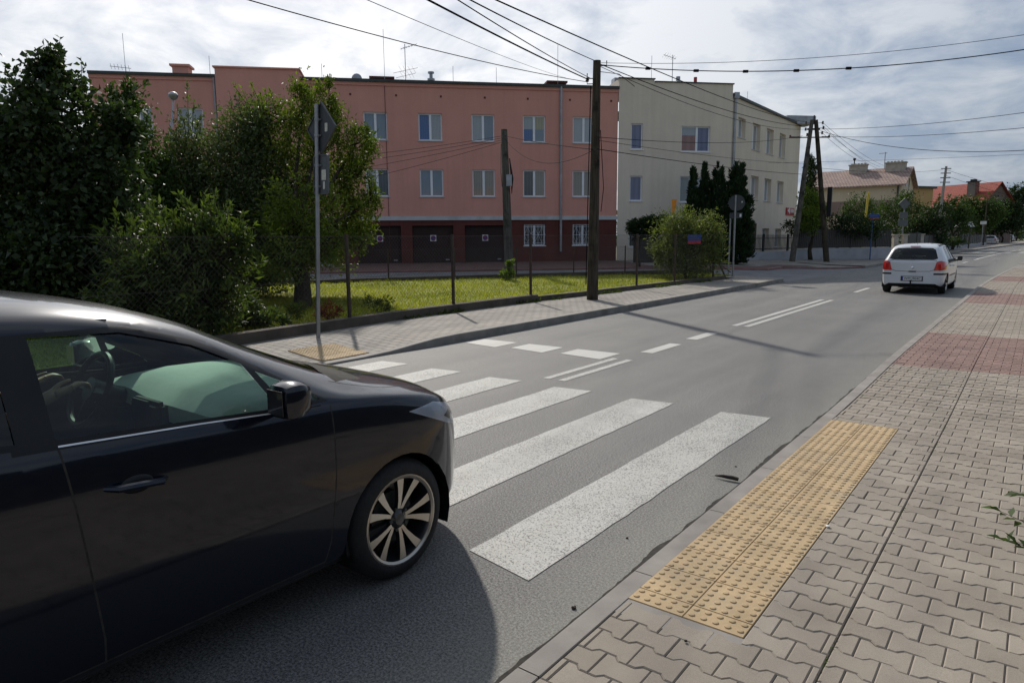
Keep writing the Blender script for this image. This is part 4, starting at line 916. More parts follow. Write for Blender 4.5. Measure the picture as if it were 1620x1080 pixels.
def wires():
    def up(px,py,Z): return gz(px,py,Z)
    k=.011
    def far(px,py,D): return dp(px,py,D)
    # fan from the tall pole up over the road to the top left (points just past the frame edge)
    wire(TP+[0,0,-.5]-_RX3*.24,far(330,-18,8.2),.10,'overhead wire from the tall wooden pole to the far upper left, lowest of the fan',r=.008)
    wire(fs(-3,1,9.9),far(520,-26,9),.10,'thin overhead wire from the pink block roof edge rising to the upper left',r=.006)
    wire(TP+[0,0,-.45]-_RX3*.2,far(620,-30,7.5),.03,'thick twisted overhead cable rising from the tall wooden pole, darkest of the fan',r=.014)
    wire(TP+[0,0,-.42]-_RX3*.15,far(680,-28,7.5),.04,'overhead wire just right of the thick twisted cable above the tall pole',r=.008)
    wire(TP+[0,0,-.02],far(690,-28,7.),.03,'overhead wire ending on the very top of the tall wooden pole',r=.009)
    wire(TAP+[0,0,-.1]-_RX3*.4,far(740,-20,7.),.25,'long overhead wire passing above the tall pole down to the A-frame pole, topmost',r=.009)
    wire(TAP+[0,0,-.35]-_RX3*.4,TP+[0,0,-.05],.30,'overhead wire from the top of the tall pole to the A-frame pole',r=.012)
    wire(TAP+[0,0,-.5]-_RX3*.4,TP+[0,0,-.1],.45,'lower overhead wire between the tall pole and the A-frame pole',r=.008)
    # off to the right
    wire(TP+[0,0,-.1]+_RX3*.1,far(1700,66,15),.35,'beaded overhead cable from the tall pole sweeping across the sky to the right edge',r=.012,nuts=5)
    wire(TP+[0,0,-.05]+_RX3*.1,far(1700,43,15),.25,'faint thin wire above the beaded cable on the right of the tall pole',r=.006)
    wire(TAP+[0,0,-.5]+_RX3*.4,far(1700,167,24),.2,'overhead wire from the A-frame pole to the right edge, upper one',r=.011)
    wire(TAP+[0,0,-.9]+_RX3*.5,far(1700,194,24),.2,'overhead wire from the A-frame pole to the right edge, middle one',r=.011)
    wire(TAP+[0,0,-.6]+_RX3*.4,far(1700,232,24),.55,'sagging overhead cable from the A-frame pole to the right edge, lowest one',r=.013)
    for i,(z,px,py) in enumerate(((-.15,1398,262),(-.45,1392,264),(-.7,1370,258),(-.3,1390,268))):
        wire(TAP+[0,0,z]+_RX3*.5,far(px,py,66),.25,['house wire from the A-frame pole to the chimney of the beige house, uppermost','house wire from the A-frame pole to the beige roof, second','house wire from the A-frame pole to the beige roof, lowest','house wire from the A-frame pole to the beige roof, third'][i],r=.009)
    wire(far(1200,258,44),far(1700,240,40),.1,'faint long wire crossing behind the A-frame pole above the beige roof',r=.008)
    for i,z in enumerate((.3,.8)): wire(TCP-[0,0,z],far(1700,318+14*i,60),.25,['wire from the grey concrete pole to the right edge, upper','wire from the grey concrete pole to the right edge, lower'][i],r=.012)
    wire(TCP-[0,0,.3]-_RX3*.3,TAP-[0,0,2.6]+_RX3*.1,.25,'wire from the concrete pole back to the A-frame pole past the beige house',r=.010)
    # low wires in front of the pink facade
    a=TP2-[0,0,.25]
    for i,(px,py,D) in enumerate(((560,247,27),(560,256,27),(560,268,27),(560,287,27))):
        wire(a-[0,0,.08*i],far(px,py,D),.05,['low wire from the short grey pole leftward across the pink wall, uppermost','low wire from the short grey pole leftward across the pink wall, second','low wire from the short grey pole leftward across the pink wall, third','low wire from the short grey pole leftward across the pink wall, lowest'][i],r=.008)
    wire(a,far(943,237,16.8),.05,'low wire between the short grey pole and the tall pole, upper',r=.009)
    wire(a-[0,0,.1],far(938,238,16.8),.62,'slack looping cable between the short grey pole and the tall pole',r=.007)
    wire(far(945,236,16.9),TAP-[0,0,3.0]-_RX3*.1,.10,'low wire from the tall pole across the cream facade, lower',r=.010)
    wire(far(945,217,16.9),TAP-[0,0,.85]-_RX3*.6,.25,'low wire from the tall pole across the cream facade, upper',r=.008)
    wire(far(945,222,16.9),TAP-[0,0,2.4]-_RX3*.1,.12,'low wire from the tall pole across the cream facade, middle',r=.006)
wires()
def sign_pole(label,P,top,r=.032,mat='galv',cat='sign',name='road_sign'):
    t=thing(name,label,cat,P); b=MB(); b.tube([(0,0,-.05),(0,0,top-P[2])],r,10); b.build('pole',M[mat],t,True); return t
def rounded(w,h,r,n=5):
    out=[]
    for cx,cy,a0 in ((w/2-r,h/2-r,0),(-w/2+r,h/2-r,90),(-w/2+r,-h/2+r,180),(w/2-r,-h/2+r,270)):
        for i in range(n+1): a=R_(a0+90*i/n); out.append((cx+r*math.cos(a),cy+r*math.sin(a)))
    return out
def plate(name,poly,th,mat,par,loc,rz,rim=None):
    """flat plate standing in x-z, facing -y, lying at loc"""
    b=MB(); n=len(poly); b.add([(x,0,z) for x,z in poly]+[(x,th,z) for x,z in poly],[tuple(range(n)),tuple(range(2*n-1,n-1,-1))]+[(i,n+i,n+(i+1)%n,(i+1)%n) for i in range(n)])
    if rim:
        q=[(x*.93,z*.93) for x,z in poly]
        b.add([(x,-.012,z) for x,z in poly]+[(x,-.012,z) for x,z in q]+[(x,0,z) for x,z in poly]+[(x,0,z) for x,z in q],[(i,(i+1)%n,n+(i+1)%n,n+i) for i in range(n)]+[(2*n+i,2*n+(i+1)%n,(i+1)%n,i) for i in range(n)]+[(n+i,n+(i+1)%n,3*n+(i+1)%n,3*n+i) for i in range(n)])
    o=b.build(name,M[mat],par); o.location=loc; o.rotation_euler=(0,0,rz); return o
def signs():
    def h(px,py,P): d=ray(px,py); k=np.hypot(P[0]-0,P[1])/np.hypot(d[0],d[1]); return (CO+d*k)[2]
    # nearby sign seen from behind
    P=gp(503.5,534,-.0); P[2]=FZ(P[0],P[1]); t=sign_pole('grey back of a diamond sign over a rectangular plate, by the bushes',P,h(499,165,P),.034)
    zc=h(505,203,P)-P[2]; rz=R_(-4)
    pl=plate('diamond_plate',[(.40,0),(0,.40),(-.40,0),(0,-.40)],.02,'signback',t,(.07,.03,zc),rz,True)
    plate('sticker',rounded(.07,.13,.01),.004,'sticker',pl,(.14,-.006,.0),0)
    zc=h(506,276,P)-P[2]; pl=plate('rectangular_plate',rounded(.40,.62,.05),.02,'signbacklight',t,(.06,.03,zc),rz,True)
    plate('sticker',rounded(.12,.16,.01),.004,'sticker',pl,(.08,-.006,-.01),0); plate('sticker',rounded(.05,.12,.01),.004,'sticker',pl,(.085,-.006,-.17),0)
    for z in (h(505,190,P),h(505,215,P),h(505,262,P),h(505,295,P)): b=MB(); b.tube([(-.02,0,z-P[2]),(.09,.01,z-P[2])],.010,4); b.lathe([(.04,-.02),(.043,-.02),(.043,.02),(.04,.02)],10,'z',(0,0,z-P[2])); b.build('clamp',M['galv'],t)
    t.rotation_euler=Matrix.Rotation(R_(2.5),4,Vector(_FY3)).to_euler()      # the post leans a little
    # round sign on two poles at the corner
    P=gp(1159,438); t=sign_pole('round grey sign back with a small plate below it at the lawn corner',P,h(1160,309,P),.035)
    b=MB(); q=(-.16,.3,0); b.tube([(-.27,.25,0),(-.27,.25,h(1152,340,P)-P[2])],.03,8); b.build('pole',M['galv'],t,True)
    zc=h(1160,321,P)-P[2]; pl=plate('round_plate',[(.31*math.cos(a),.31*math.sin(a)) for a in np.linspace(0,2*math.pi,28,endpoint=False)],.02,'signback',t,(.03,.04,zc),R_(20),True); plate('sticker',rounded(.05,.06,.01),.004,'sticker',pl,(.2,-.006,.03),0)
    zc=h(1160,341,P)-P[2]; pl=plate('small_plate',rounded(.48,.22,.03),.02,'signback',t,(.02,.04,zc),R_(20),True); plate('sticker',rounded(.07,.12,.01),.004,'signwhite',pl,(.17,-.006,0),0)
    # orange marker
    D=26.5; P=base_at(1066,D); t=sign_pole('orange tapered marker on a thin post behind the round bush','marker','', ) if False else sign_pole('orange tapered marker on a thin post behind the round bush',P,dp(1066,318,D)[2],.025,cat='marker post',name='marker_post')
    za=dp(1066,316,D)[2]-P[2]; zb=dp(1066,344,D)[2]-P[2]; plate('orange_marker',[(.10,za-(za+zb)/2),(-.10,za-(za+zb)/2),(-.05,zb-(za+zb)/2),(.02,zb-(za+zb)/2)],.10,'orange',t,(0,-.06,(za+zb)/2),R_(25))
    # street name plate on the fence
    D=24.2; c=dp(1098.5,378.5,D); t=thing('street_name_plate','blue street name plate with red lower edge on the garden fence','street name plate',c,R_(36))
    plate('blue_panel',rounded(.46,.22,.02),.015,'blue',t,(0,0,.05),0); plate('red_panel',rounded(.46,.10,.02),.015,'signred',t,(0,-.002,-.11),0)
    b=MB()
    for i in range(7): b.box(-.17+i*.05,-.14+i*.05,-.006,-.001,.0,.035)
    for i in range(5): b.box(-.16+i*.05,-.125+i*.05,-.006,-.001,.09,.13)
    b.build('white_lettering',M['signbacklight'],t)
    # blue street sign by the wall
    P=gp(1376,411); t=sign_pole('dark blue street name sign on a blue post at the side street corner',P,h(1379,334,P),.035,'bluepole'); zc=h(1380,341.5,P)-P[2]
    pl=plate('sign_panel',rounded(.62,.22,.02),.02,'blue',t,(.08,-.04,zc),R_(30)); b=MB()
    for i in range(7): b.box(-.24+i*.065,-.2+i*.065,-.005,-.001,-.04,.03)
    b.build('white_lettering',M['signbacklight'],pl); plate('red_panel',rounded(.62,.06,.01),.02,'signred',t,(.08,-.04,zc-.15),R_(30))
    # diamond + two plates across the side street
    D=52; P=base_at(1427,D); t=sign_pole('grey back of a diamond sign above two stacked plates near the gate pillars',P,dp(1427,318,D)[2],.04)
    f=lambda y:dp(1427,y,D)[2]-P[2]
    plate('diamond_plate',[(.45,0),(0,.45),(-.45,0),(0,-.45)],.02,'signbacklight',t,(0,-.05,f(323)),R_(35),True); plate('plate',rounded(.6,.5,.05),.02,'signbacklight',t,(0,-.05,f(341)),R_(35)); plate('plate',rounded(.72,.5,.05),.02,'signbacklight',t,(0,-.05,f(352.5)),R_(35))
    D=66; P=base_at(1500,D); t=sign_pole('square grey sign back on a post beside the low green hedge',P,dp(1500,349,D)[2],.04); f=lambda y:dp(1500,y,D)[2]-P[2]; plate('plate',rounded(.72,.62,.05),.02,'signback',t,(0,-.05,f(354)),R_(35)); plate('plate',rounded(.3,.25,.05),.02,'signred',t,(-.1,-.05,f(372)),R_(35))
    # yellow post
    D=48; P=base_at(1364,D); t=thing('marker_post','tall plain yellow post leaning slightly in front of the beige house','marker post',P); z1=dp(1368,306,D)[2]-P[2]; b=MB(); b.tube([(0,0,0),tuple(_RX3*.22+[0,0,z1])],.075,8); b.build('post_shaft',M['yellow'],t,True); b=MB(); b.lathe([(0,.05),(.09,.02),(.09,-.04),(0,-.04)],8,'z',tuple(_RX3*.22+[0,0,z1])); b.build('post_cap',M['yellow'],t)
    # pale canopy on posts
    D=72; P=base_at(1524,D); t=thing('canopy','small pale hipped canopy on dark posts among the far trees','canopy',P,R_(38)); f=lambda y:dp(1524,y,D)[2]-P[2]
    z0,z1=f(359),f(351); b=MB(); b.add([(-.75,-.5,z0),(.75,-.5,z0),(.75,.5,z0),(-.75,.5,z0),(-.55,-.3,z1),(.55,-.3,z1),(.55,.3,z1),(-.55,.3,z1)],[(0,1,5,4),(1,2,6,5),(2,3,7,6),(3,0,4,7),(4,5,6,7),(3,2,1,0)]); b.build('canopy_roof',M['canopy'],t)
    for x in (-.6,.6): b=MB(); b.box(x-.05,x+.05,-.05,.05,0,z0); b.build('post',M['iron'],t)
    D=80; P=base_at(1553,D); t=thing('sign_board','small white rectangular board on a thin post beyond the pale canopy','sign',P,R_(38)); f=lambda y:dp(1553,y,D)[2]-P[2]; b=MB(); b.tube([(0,0,0),(0,0,f(352))],.04,6); b.build('pole',M['galv'],t); b=MB(); b.box(-.35,.35,-.07,-.03,f(355),f(350)); b.build('board',M['canopy'],t)
signs()
def chain_link(name,label,pts,z_base,h,posts,post_mat,post_r,pitch=.062,wire_r=.0016,lean=0,square=False):
    """fence along pts (x,y); posts at given arc fractions"""
    t=thing(name,label,'fence',(pts[0][0],pts[0][1],0)); P=[np.array(p,float) for p in pts]; o=P[0]
    d=[0]
    for a,b_ in zip(P,P[1:]): d.append(d[-1]+np.linalg.norm(b_-a))
    def at(s): return np.array([np.interp(s,d,[p[0] for p in P]),np.interp(s,d,[p[1] for p in P])])
    b=MB(); Lt=d[-1]
    def pt(s,z): q=at(s)-o; return np.array([q[0],q[1],z_base(*at(s))+z])
    s=-h
    while s<Lt:
        for sg in (1,-1):
            pp=[]
            for k in range(5):
                z=h*k/4; q=s+z if sg>0 else s+h-z
                if 0<=q<=Lt: pp.append(pt(q,z+.03))
            if len(pp)>1: b.tube(pp,wire_r,3,caps=False)
        s+=pitch*1.414
    for z in (.03,h*.5,h+.02):
        b.tube([pt(q,z) for q in np.linspace(0,Lt,30)],wire_r*1.6,4)
    b.build('mesh',M['mesh'],t)
    for s in posts:
        b=MB(); q=pt(s,0); b.tube([q-[0,0,.15],q+[0,0,h+.06]],post_r,4 if square else 8); b.build('post',M[post_mat],t)
    return t
def fences():
    # plinth as its own thing
    pts=lerp_poly(PL[1:],40)
    t=thing('garden_plinth','low weathered concrete plinth under the chain link fence beside the far pavement','low wall',(pts[0][0],pts[0][1],0)); b=MB()
    o=np.array(pts[0])
    for i,(p,q) in enumerate(zip(pts,pts[1:])):
        for (x,y),(x2,y2) in ((p,q),):
            za=TZ(*p); zb=TZ(*q); h=.17 if p[1]<14.2 else .12; w=.22; f=.0 if p[1]<14.2 else -.06
            A=[(x-o[0]+f,y-o[1]),(x2-o[0]+f,y2-o[1]),(x2-o[0]-w,y2-o[1]),(x-o[0]-w,y-o[1])]
            b.add([(A[0][0],A[0][1],za-.1),(A[1][0],A[1][1],zb-.1),(A[2][0],A[2][1],zb-.1),(A[3][0],A[3][1],za-.1),(A[0][0]-.01,A[0][1],za+h),(A[1][0]-.01,A[1][1],zb+h),(A[2][0],A[2][1],zb+h),(A[3][0],A[3][1],za+h)],[(4,5,6,7),(0,1,5,4),(2,3,7,6),(0,4,7,3),(1,2,6,5)])
    b.build('concrete_bar',M['plinth'],t)
    fp=[(p[0]-.13,p[1]) for p in PL[1:]]; fp[0]=(-9.73,3.5)
    d=[0]
    for a,c in zip(fp,fp[1:]): d.append(d[-1]+math.hypot(c[0]-a[0],c[1]-a[1]))
    ys=[]
    for px in (553,717,840,1007,1067,1128):       # where each post stands along the fence line
        best=min(np.linspace(0,d[-1],900),key=lambda s:abs(_col(np.interp(s,d,[p[0] for p in fp]),np.interp(s,d,[p[1] for p in fp]))-px)); ys.append(best)
    chain_link('chain_link_fence','rusty chain link fence with dark posts along the far pavement in front of the lawn',fp,lambda X,Y:TZ(X,Y)+.14,1.50,ys,'brownmetal',.036)
    bk=[tuple(p) for p in BK[2:]]; t=thing('garden_plinth','low dark concrete edging at the back of the lawn along the side street','low wall',(bk[0][0],bk[0][1],0)); b=MB(); pp=lerp_poly([tuple(BK[1])]+bk,30); o=np.array(bk[0])
    for p,q in zip(pp,pp[1:]):
        za,zb=TZ(*p),TZ(*q); n2=NN*.16
        A=[np.array(p)-o,np.array(q)-o]; v=[(A[0][0],A[0][1]),(A[1][0],A[1][1]),(A[1][0]-n2[0],A[1][1]-n2[1]),(A[0][0]-n2[0],A[0][1]-n2[1])]
        v=[(x,y,z-.15) for (x,y),z in zip(v,(za,zb,zb,za))]+[(x,y,z+.16) for (x,y),z in zip(v,(za,zb,zb,za))]; b.add(v,[(4,5,6,7),(0,1,5,4),(2,3,7,6),(0,4,7,3),(1,2,6,5)])
    b.build('concrete_bar',M['plinth'],t)
    L=sum(np.linalg.norm(np.array(q)-np.array(p)) for p,q in zip(bk,bk[1:]))
    chain_link('chain_link_fence','low chain link fence with thin posts along the back of the lawn',[tuple(np.array(p)-NN*.08) for p in bk],lambda X,Y:TZ(X,Y)+.14,.95,list(np.linspace(.1,L-.1,9)),'brownmetal',.026)
    # leaning corner strut
    P=gp(1138,437); t=thing('fence_strut','leaning dark strut at the end of the lawn fence beside the round sign','fence strut',P); b=MB(); q=dp(1128,395,25)-P; b.tube([_RX3*.25+[0,0,-.05],q],.035,6); b.tube([_RX3*.05+[0,0,.45],_RX3*.45+[0,0,.15]],.02,5); b.build('strut_bar',M['brownmetal'],t)
def _col(X,Y):
    v=np.array([X,Y,TZ(X,Y)+.2])-CO; return PW/2+FPX*(v@CR)/(v@CF)
fences()
def iron_fence(name,label,A,B,h,zb,wall_h,dense=.13,solid=False,wallmat='whitewall'):
    A,B=np.array(A[:2],float),np.array(B[:2],float); L=np.linalg.norm(B-A); ang=math.atan2((B-A)[1],(B-A)[0]); za=zb
    t=thing(name,label,'fence',(A[0],A[1],0),ang); b=MB(); b.box(0,L,-.12,.12,za-.25,za+wall_h); b.build('low_wall',M[wallmat],t)
    b=MB(); n=int(L/dense)
    for i in range(n+1):
        x=i*L/n
        if solid: b.box(x-dense*.42,x+dense*.42,-.02,.02,za+wall_h+.02,za+wall_h+h+random.uniform(-.03,.03))
        else: b.tube([(x,0,za+wall_h+.05),(x,0,za+wall_h+h),(x,0,za+wall_h+h+.09)],[.02,.02,.004],4)
    for z in (.15,h-.15): b.box(0,L,-.022,.022,za+wall_h+z-.02,za+wall_h+z+.02)
    b.build('railing',M['iron'],t)
    for x in np.arange(0,L+.1,2.4): b=MB(); b.box(x-.05,x+.05,-.05,.05,za+wall_h,za+wall_h+h+.1); b.build('post',M['iron'],t)
    return t
def walls():
    W0=gp(1000,411); W1=gp(1165,411); W2=gp(1258,409); W3=dp(1408,380,45)
    iron_fence('garden_wall','pale grey low garden wall with black railings in front of the cream block and thujas',fs(1.5,3.4),W1,1.0,.38,.5)
    iron_fence('garden_wall','low grey wall with black spiked railings between the thujas and the A-frame pole',W1,W2,.9,.38,.5,.12)
    iron_fence('garden_wall','low grey wall topped by a dark board fence right of the A-frame pole',W2,W3,1.15,.36,.62,.16,True)
    b=MB(); t=thing('electric_cabinet','dark grey cabinet box against the pale wall right of the pink block','cabinet',fs(.9,2.6,.4),FROT); b.box(-.75,.75,-.2,.2,0,1.35,bev=.02); b.build('cabinet_body',M['gutter'],t); b=MB(); b.box(-.7,-.02,-.225,-.198,.1,1.28); b.box(.02,.7,-.225,-.198,.1,1.28); b.build('door',M['iron'],t); b=MB(); b.box(-.85,.85,-.28,.28,1.35,1.42); b.build('lid',M['zinc'],t)
    # gate pillars beyond
    for px,D,l in ((1416,47,'beige gate pillar left of the diamond sign'),(1431,49,'beige gate pillar right behind the diamond sign post'),(1457,53,'pale gate post behind the white hatchback')):
        P=base_at(px,D); t=thing('gate_pillar',l,'pillar',P,R_(40)); b=MB(); b.box(-.15,.15,-.15,.15,-.1,1.5,bev=.01); b.build('pillar_shaft',M['chimney'],t); b=MB(); b.box(-.2,.2,-.2,.2,1.5,1.57); b.build('pillar_cap',M['chimney'],t)
    P0=base_at(1436,50); P1=base_at(1456,52.5); iron_fence('gate','black metal gate between the beige pillars',P0,P1,1.5,.3,.1,.1,True)
    P0=base_at(1462,55); P1=base_at(1560,100); iron_fence('garden_wall','dark board fence running along the far left pavement under the trees',P0,P1,1.1,.3,.35,.4,True)
walls()

# ================================================================== VEGETATION
def veg_left():
    g='shrubs and trees in the garden on the left'
    D=12.2; b=base_at(70,D)
    plant('lilac_bush','big dark heart-leaved bush towering at the far left edge','shrub',b,[EL(96,205,76,80,D),EL(20,300,85,100,D),EL(150,310,80,90,D),EL(70,420,140,90,D),EL(-70,290,85,110,D),EL(182,220,40,48,D),EL(88,120,36,40,D),EL(200,400,65,80,D),EL(-40,430,110,100,D),EL(35,210,34,34,D)],'lf_lilac',16000,.105,.075,g,.10,5,clump=.20,inner=.15,shoots=60,shl=.38,dens=3.1,
        spikes=[(dp(92,120,D),dp(95,58,D),14,.05),(dp(60,140,D),dp(42,82,D),12,.06),(dp(20,190,D),dp(5,158,D),10,.06),(dp(205,150,D),dp(232,130,D),8,.05),(dp(130,140,D),dp(128,90,D),10,.05)])
    D=17; b=base_at(215,D)
    plant('garden_bush','slim bush with reddish shoot tips between the dark bush and the street lamp','shrub',b,[EL(212,235,30,85,D),EL(236,330,50,100,D),EL(225,430,55,60,D),EL(195,180,22,40,D)],'lf_mid',6500,.10,.055,g,.07,8,shoots=40,dens=2.8,spikes=[(dp(212,190,D),dp(206,148,D),16,.05),(dp(235,260,D),dp(240,170,D),26,.06)])
    D=21; plant('garden_tree','dark leafy tree filling the garden behind the big heart-leaved bush','tree',base_at(30,D),[EL(30,320,110,80,D),EL(-80,320,100,110,D),EL(140,380,80,60,D),EL(60,410,110,50,D),EL(210,400,50,50,D)],'lf_dark',9000,.15,.09,g,.12,14,shoots=20,dens=2.6)
    rg=np.random.default_rng(4)
    D=18.5; b=gp(397,465)
    plant('apple_tree','grey-green small-leaved tree with a slender upright shoot left of the diamond sign','tree',b,[EL(300,270,42,85,D),EL(385,300,75,95,D),EL(335,370,75,75,D),EL(285,350,40,90,D),EL(430,350,60,70,D),EL(385,215,50,50,D),EL(350,430,50,50,D),EL(250,400,60,80,D),EL(340,300,50,60,D),EL(410,420,60,40,D)],'lf_olive',24000,.10,.048,g,.11,12,clump=.20,inner=.2,shoots=60,shl=.6,dens=2.6,
        spikes=[(dp(300,250,D),dp(296,128,D),60,.10),(dp(312,250,D),dp(318,185,D),20,.06),(dp(376,215,D),dp(362,142,D),26,.08),(dp(420,220,D),dp(432,150,D),22,.07),(dp(400,200,D),dp(398,150,D),18,.06)])
    D=18.8; b=gp(479,488)
    plant('willow_tree','yellow-green leafy tree with a stout dark trunk right behind the diamond sign','tree',b,[EL(500,250,55,95,D),EL(553,285,42,75,D),EL(478,180,34,45,D),EL(519,172,26,40,D),EL(560,235,36,42,D),EL(545,345,52,40,D),EL(450,300,55,80,D),EL(470,370,60,50,D),EL(420,200,40,50,D),EL(582,320,22,34,D),EL(425,405,52,42,D),EL(505,400,48,34,D),EL(562,372,34,28,D),EL(480,345,62,60,16.6),EL(450,405,46,34,16.0),EL(515,385,44,36,16.8)],'lf_willow',16500,.095,.040,g,.19,21,clump=.155,inner=.1,shoots=90,shl=.6,dens=2.6,fork=.5,barkmat='bark',trunk2=dp(462,400,16.9),
        spikes=[(dp(520,170,D),dp(521,118,D),26,.07),(dp(470,165,D),dp(466,135,D),16,.07),(dp(548,215,D),dp(552,170,D),20,.07),(dp(585,300,D),dp(604,268,D),16,.06),(dp(530,380,D),dp(522,425,D),16,.05),(dp(400,180,D),dp(382,140,D),18,.08)])
    D=10.7; b=base_at(300,D)
    plant('long_leaved_bush','bright-tipped long-leaved bush behind the bonnet of the dark car','shrub',b,[EL(278,440,72,66,D),EL(345,412,44,58,D),EL(245,490,80,48,D),EL(330,490,54,55,D),EL(305,392,38,36,D),EL(215,420,46,50,D)],'lf_peach',9000,.12,.034,g,.06,31,clump=.16,inner=.05,up=.5,shoots=110,shl=.5,dens=1.5,tint_sd=.4,
        spikes=[(dp(345,390,D),dp(341,308,D),44,.05),(dp(310,380,D),dp(302,330,D),30,.05),(dp(365,390,D),dp(384,336,D),32,.05),(dp(280,370,D),dp(268,338,D),26,.05),(dp(325,370,D),dp(324,335,D),26,.05),(dp(390,450,D),dp(418,408,D),30,.05),(dp(360,460,D),dp(400,430,D),26,.05)])
    D=12; b=base_at(412,D-.3)
    plant('low_shrub','low leafy undergrowth by the fence between the dark car and the sign post','shrub',b,[EL(385,498,45,20,D),EL(425,505,24,14,D),EL(360,485,40,26,D)],'lf_peach',1500,.10,.034,g,.02,33,inner=.2,up=.6,limbs=False)
    D=13.4; plant('lilac_bush','dark tangled bush low behind the roof of the dark car','shrub',base_at(120,D),[EL(120,440,120,60,D),EL(0,460,120,70,D),EL(-120,420,120,110,D),EL(230,450,50,50,D)],'lf_lilac',6500,.09,.06,g,.07,9,inner=.2)
    # dry weed and tufts along the plinth
    for i,(px,py,D,h,lab) in enumerate(((518,508,12.9,34,'dry brown weed behind the sign post'),(598,496,14.2,32,'tuft of pale weeds on the lawn right of the first fence post'),(468,505,13,28,'green weed clump left of the sign post'))):
        P=base_at(px,D); plant('weed_clump',lab,'weed',P,[EL(px,py-h/2.2,20,h/2,D)],'weed' if i else 'lf_red',260,.07,.018,None,.006,40+i,inner=0,up=.9,limbs=False)
    # sapling tied at the fence
    D=24; P=base_at(808,D); plant('sapling','small bright yellow-green sapling in front of the short grey pole','sapling',P,[EL(808,424,9,12,D),EL(803,434,9,9,D)],'lf_bright',260,.11,.055,None,.018,51,inner=.1)
    # bush with the street name plate
    D=25.3; P=base_at(1088,D)
    plant('round_bush','wide light green bush behind the blue street name plate at the lawn corner','shrub',P,[EL(1068,378,34,36,D),EL(1105,372,34,34,D),EL(1090,405,46,32,D),EL(1128,385,20,34,D),EL(1052,405,18,28,D)],'lf_corner',7500,.11,.03,None,.05,61,shoots=80,shl=.45,clump=.2,inner=.25,up=.6,spikes=[(dp(1110,360,D),dp(1124,338,D),24,.10),(dp(1070,355,D),dp(1068,343,D),16,.10)])
    # globe trees
    for i,(px,py,rx,ry,lab) in enumerate(((1013,362,17,14,'small globe-headed tree in front of the cream block, left one'),(1038,358,19,15,'small globe-headed tree in front of the cream block, right one'))):
        D=32; P=base_at(px,D); plant('globe_tree',lab,'tree',P,[EL(px,py,rx,ry,D)],'lf_dark',1600,.12,.06,'globe trees by the cream block',.05,70+i,inner=.3,fork=.8)
    # thujas
    D=35.2
    for i,(px,top,hw,lab) in enumerate(((1097,274,12,'dark columnar thuja, leftmost and slimmest of the row'),(1115,268,12,'dark columnar thuja, second from the left in the row'),(1136,266,17,'dark columnar thuja with the sharpest highest tip'),(1168,272,18,'dark columnar thuja, broadest, right behind the round sign'))):
        P=base_at(px,D); k=D/FPX; els=[]
        n=7
        for j in range(n):
            f=j/(n-1); y=top+8+(395-top)*f; w=hw*(.32+.75*min(1,f*1.9)) if i!=3 else hw*(.62+.42*min(1,f*2.5)); els.append(EL(px,y,w,16,D))
        plant('thuja',lab,'tree',P,els,'lf_thuja',9000,.17,.06,'thujas in front of the cream block',.08,80+i,clump=.15,inner=.6,up=1.5,droop=0,twigs=1,fork=.3)
veg_left()
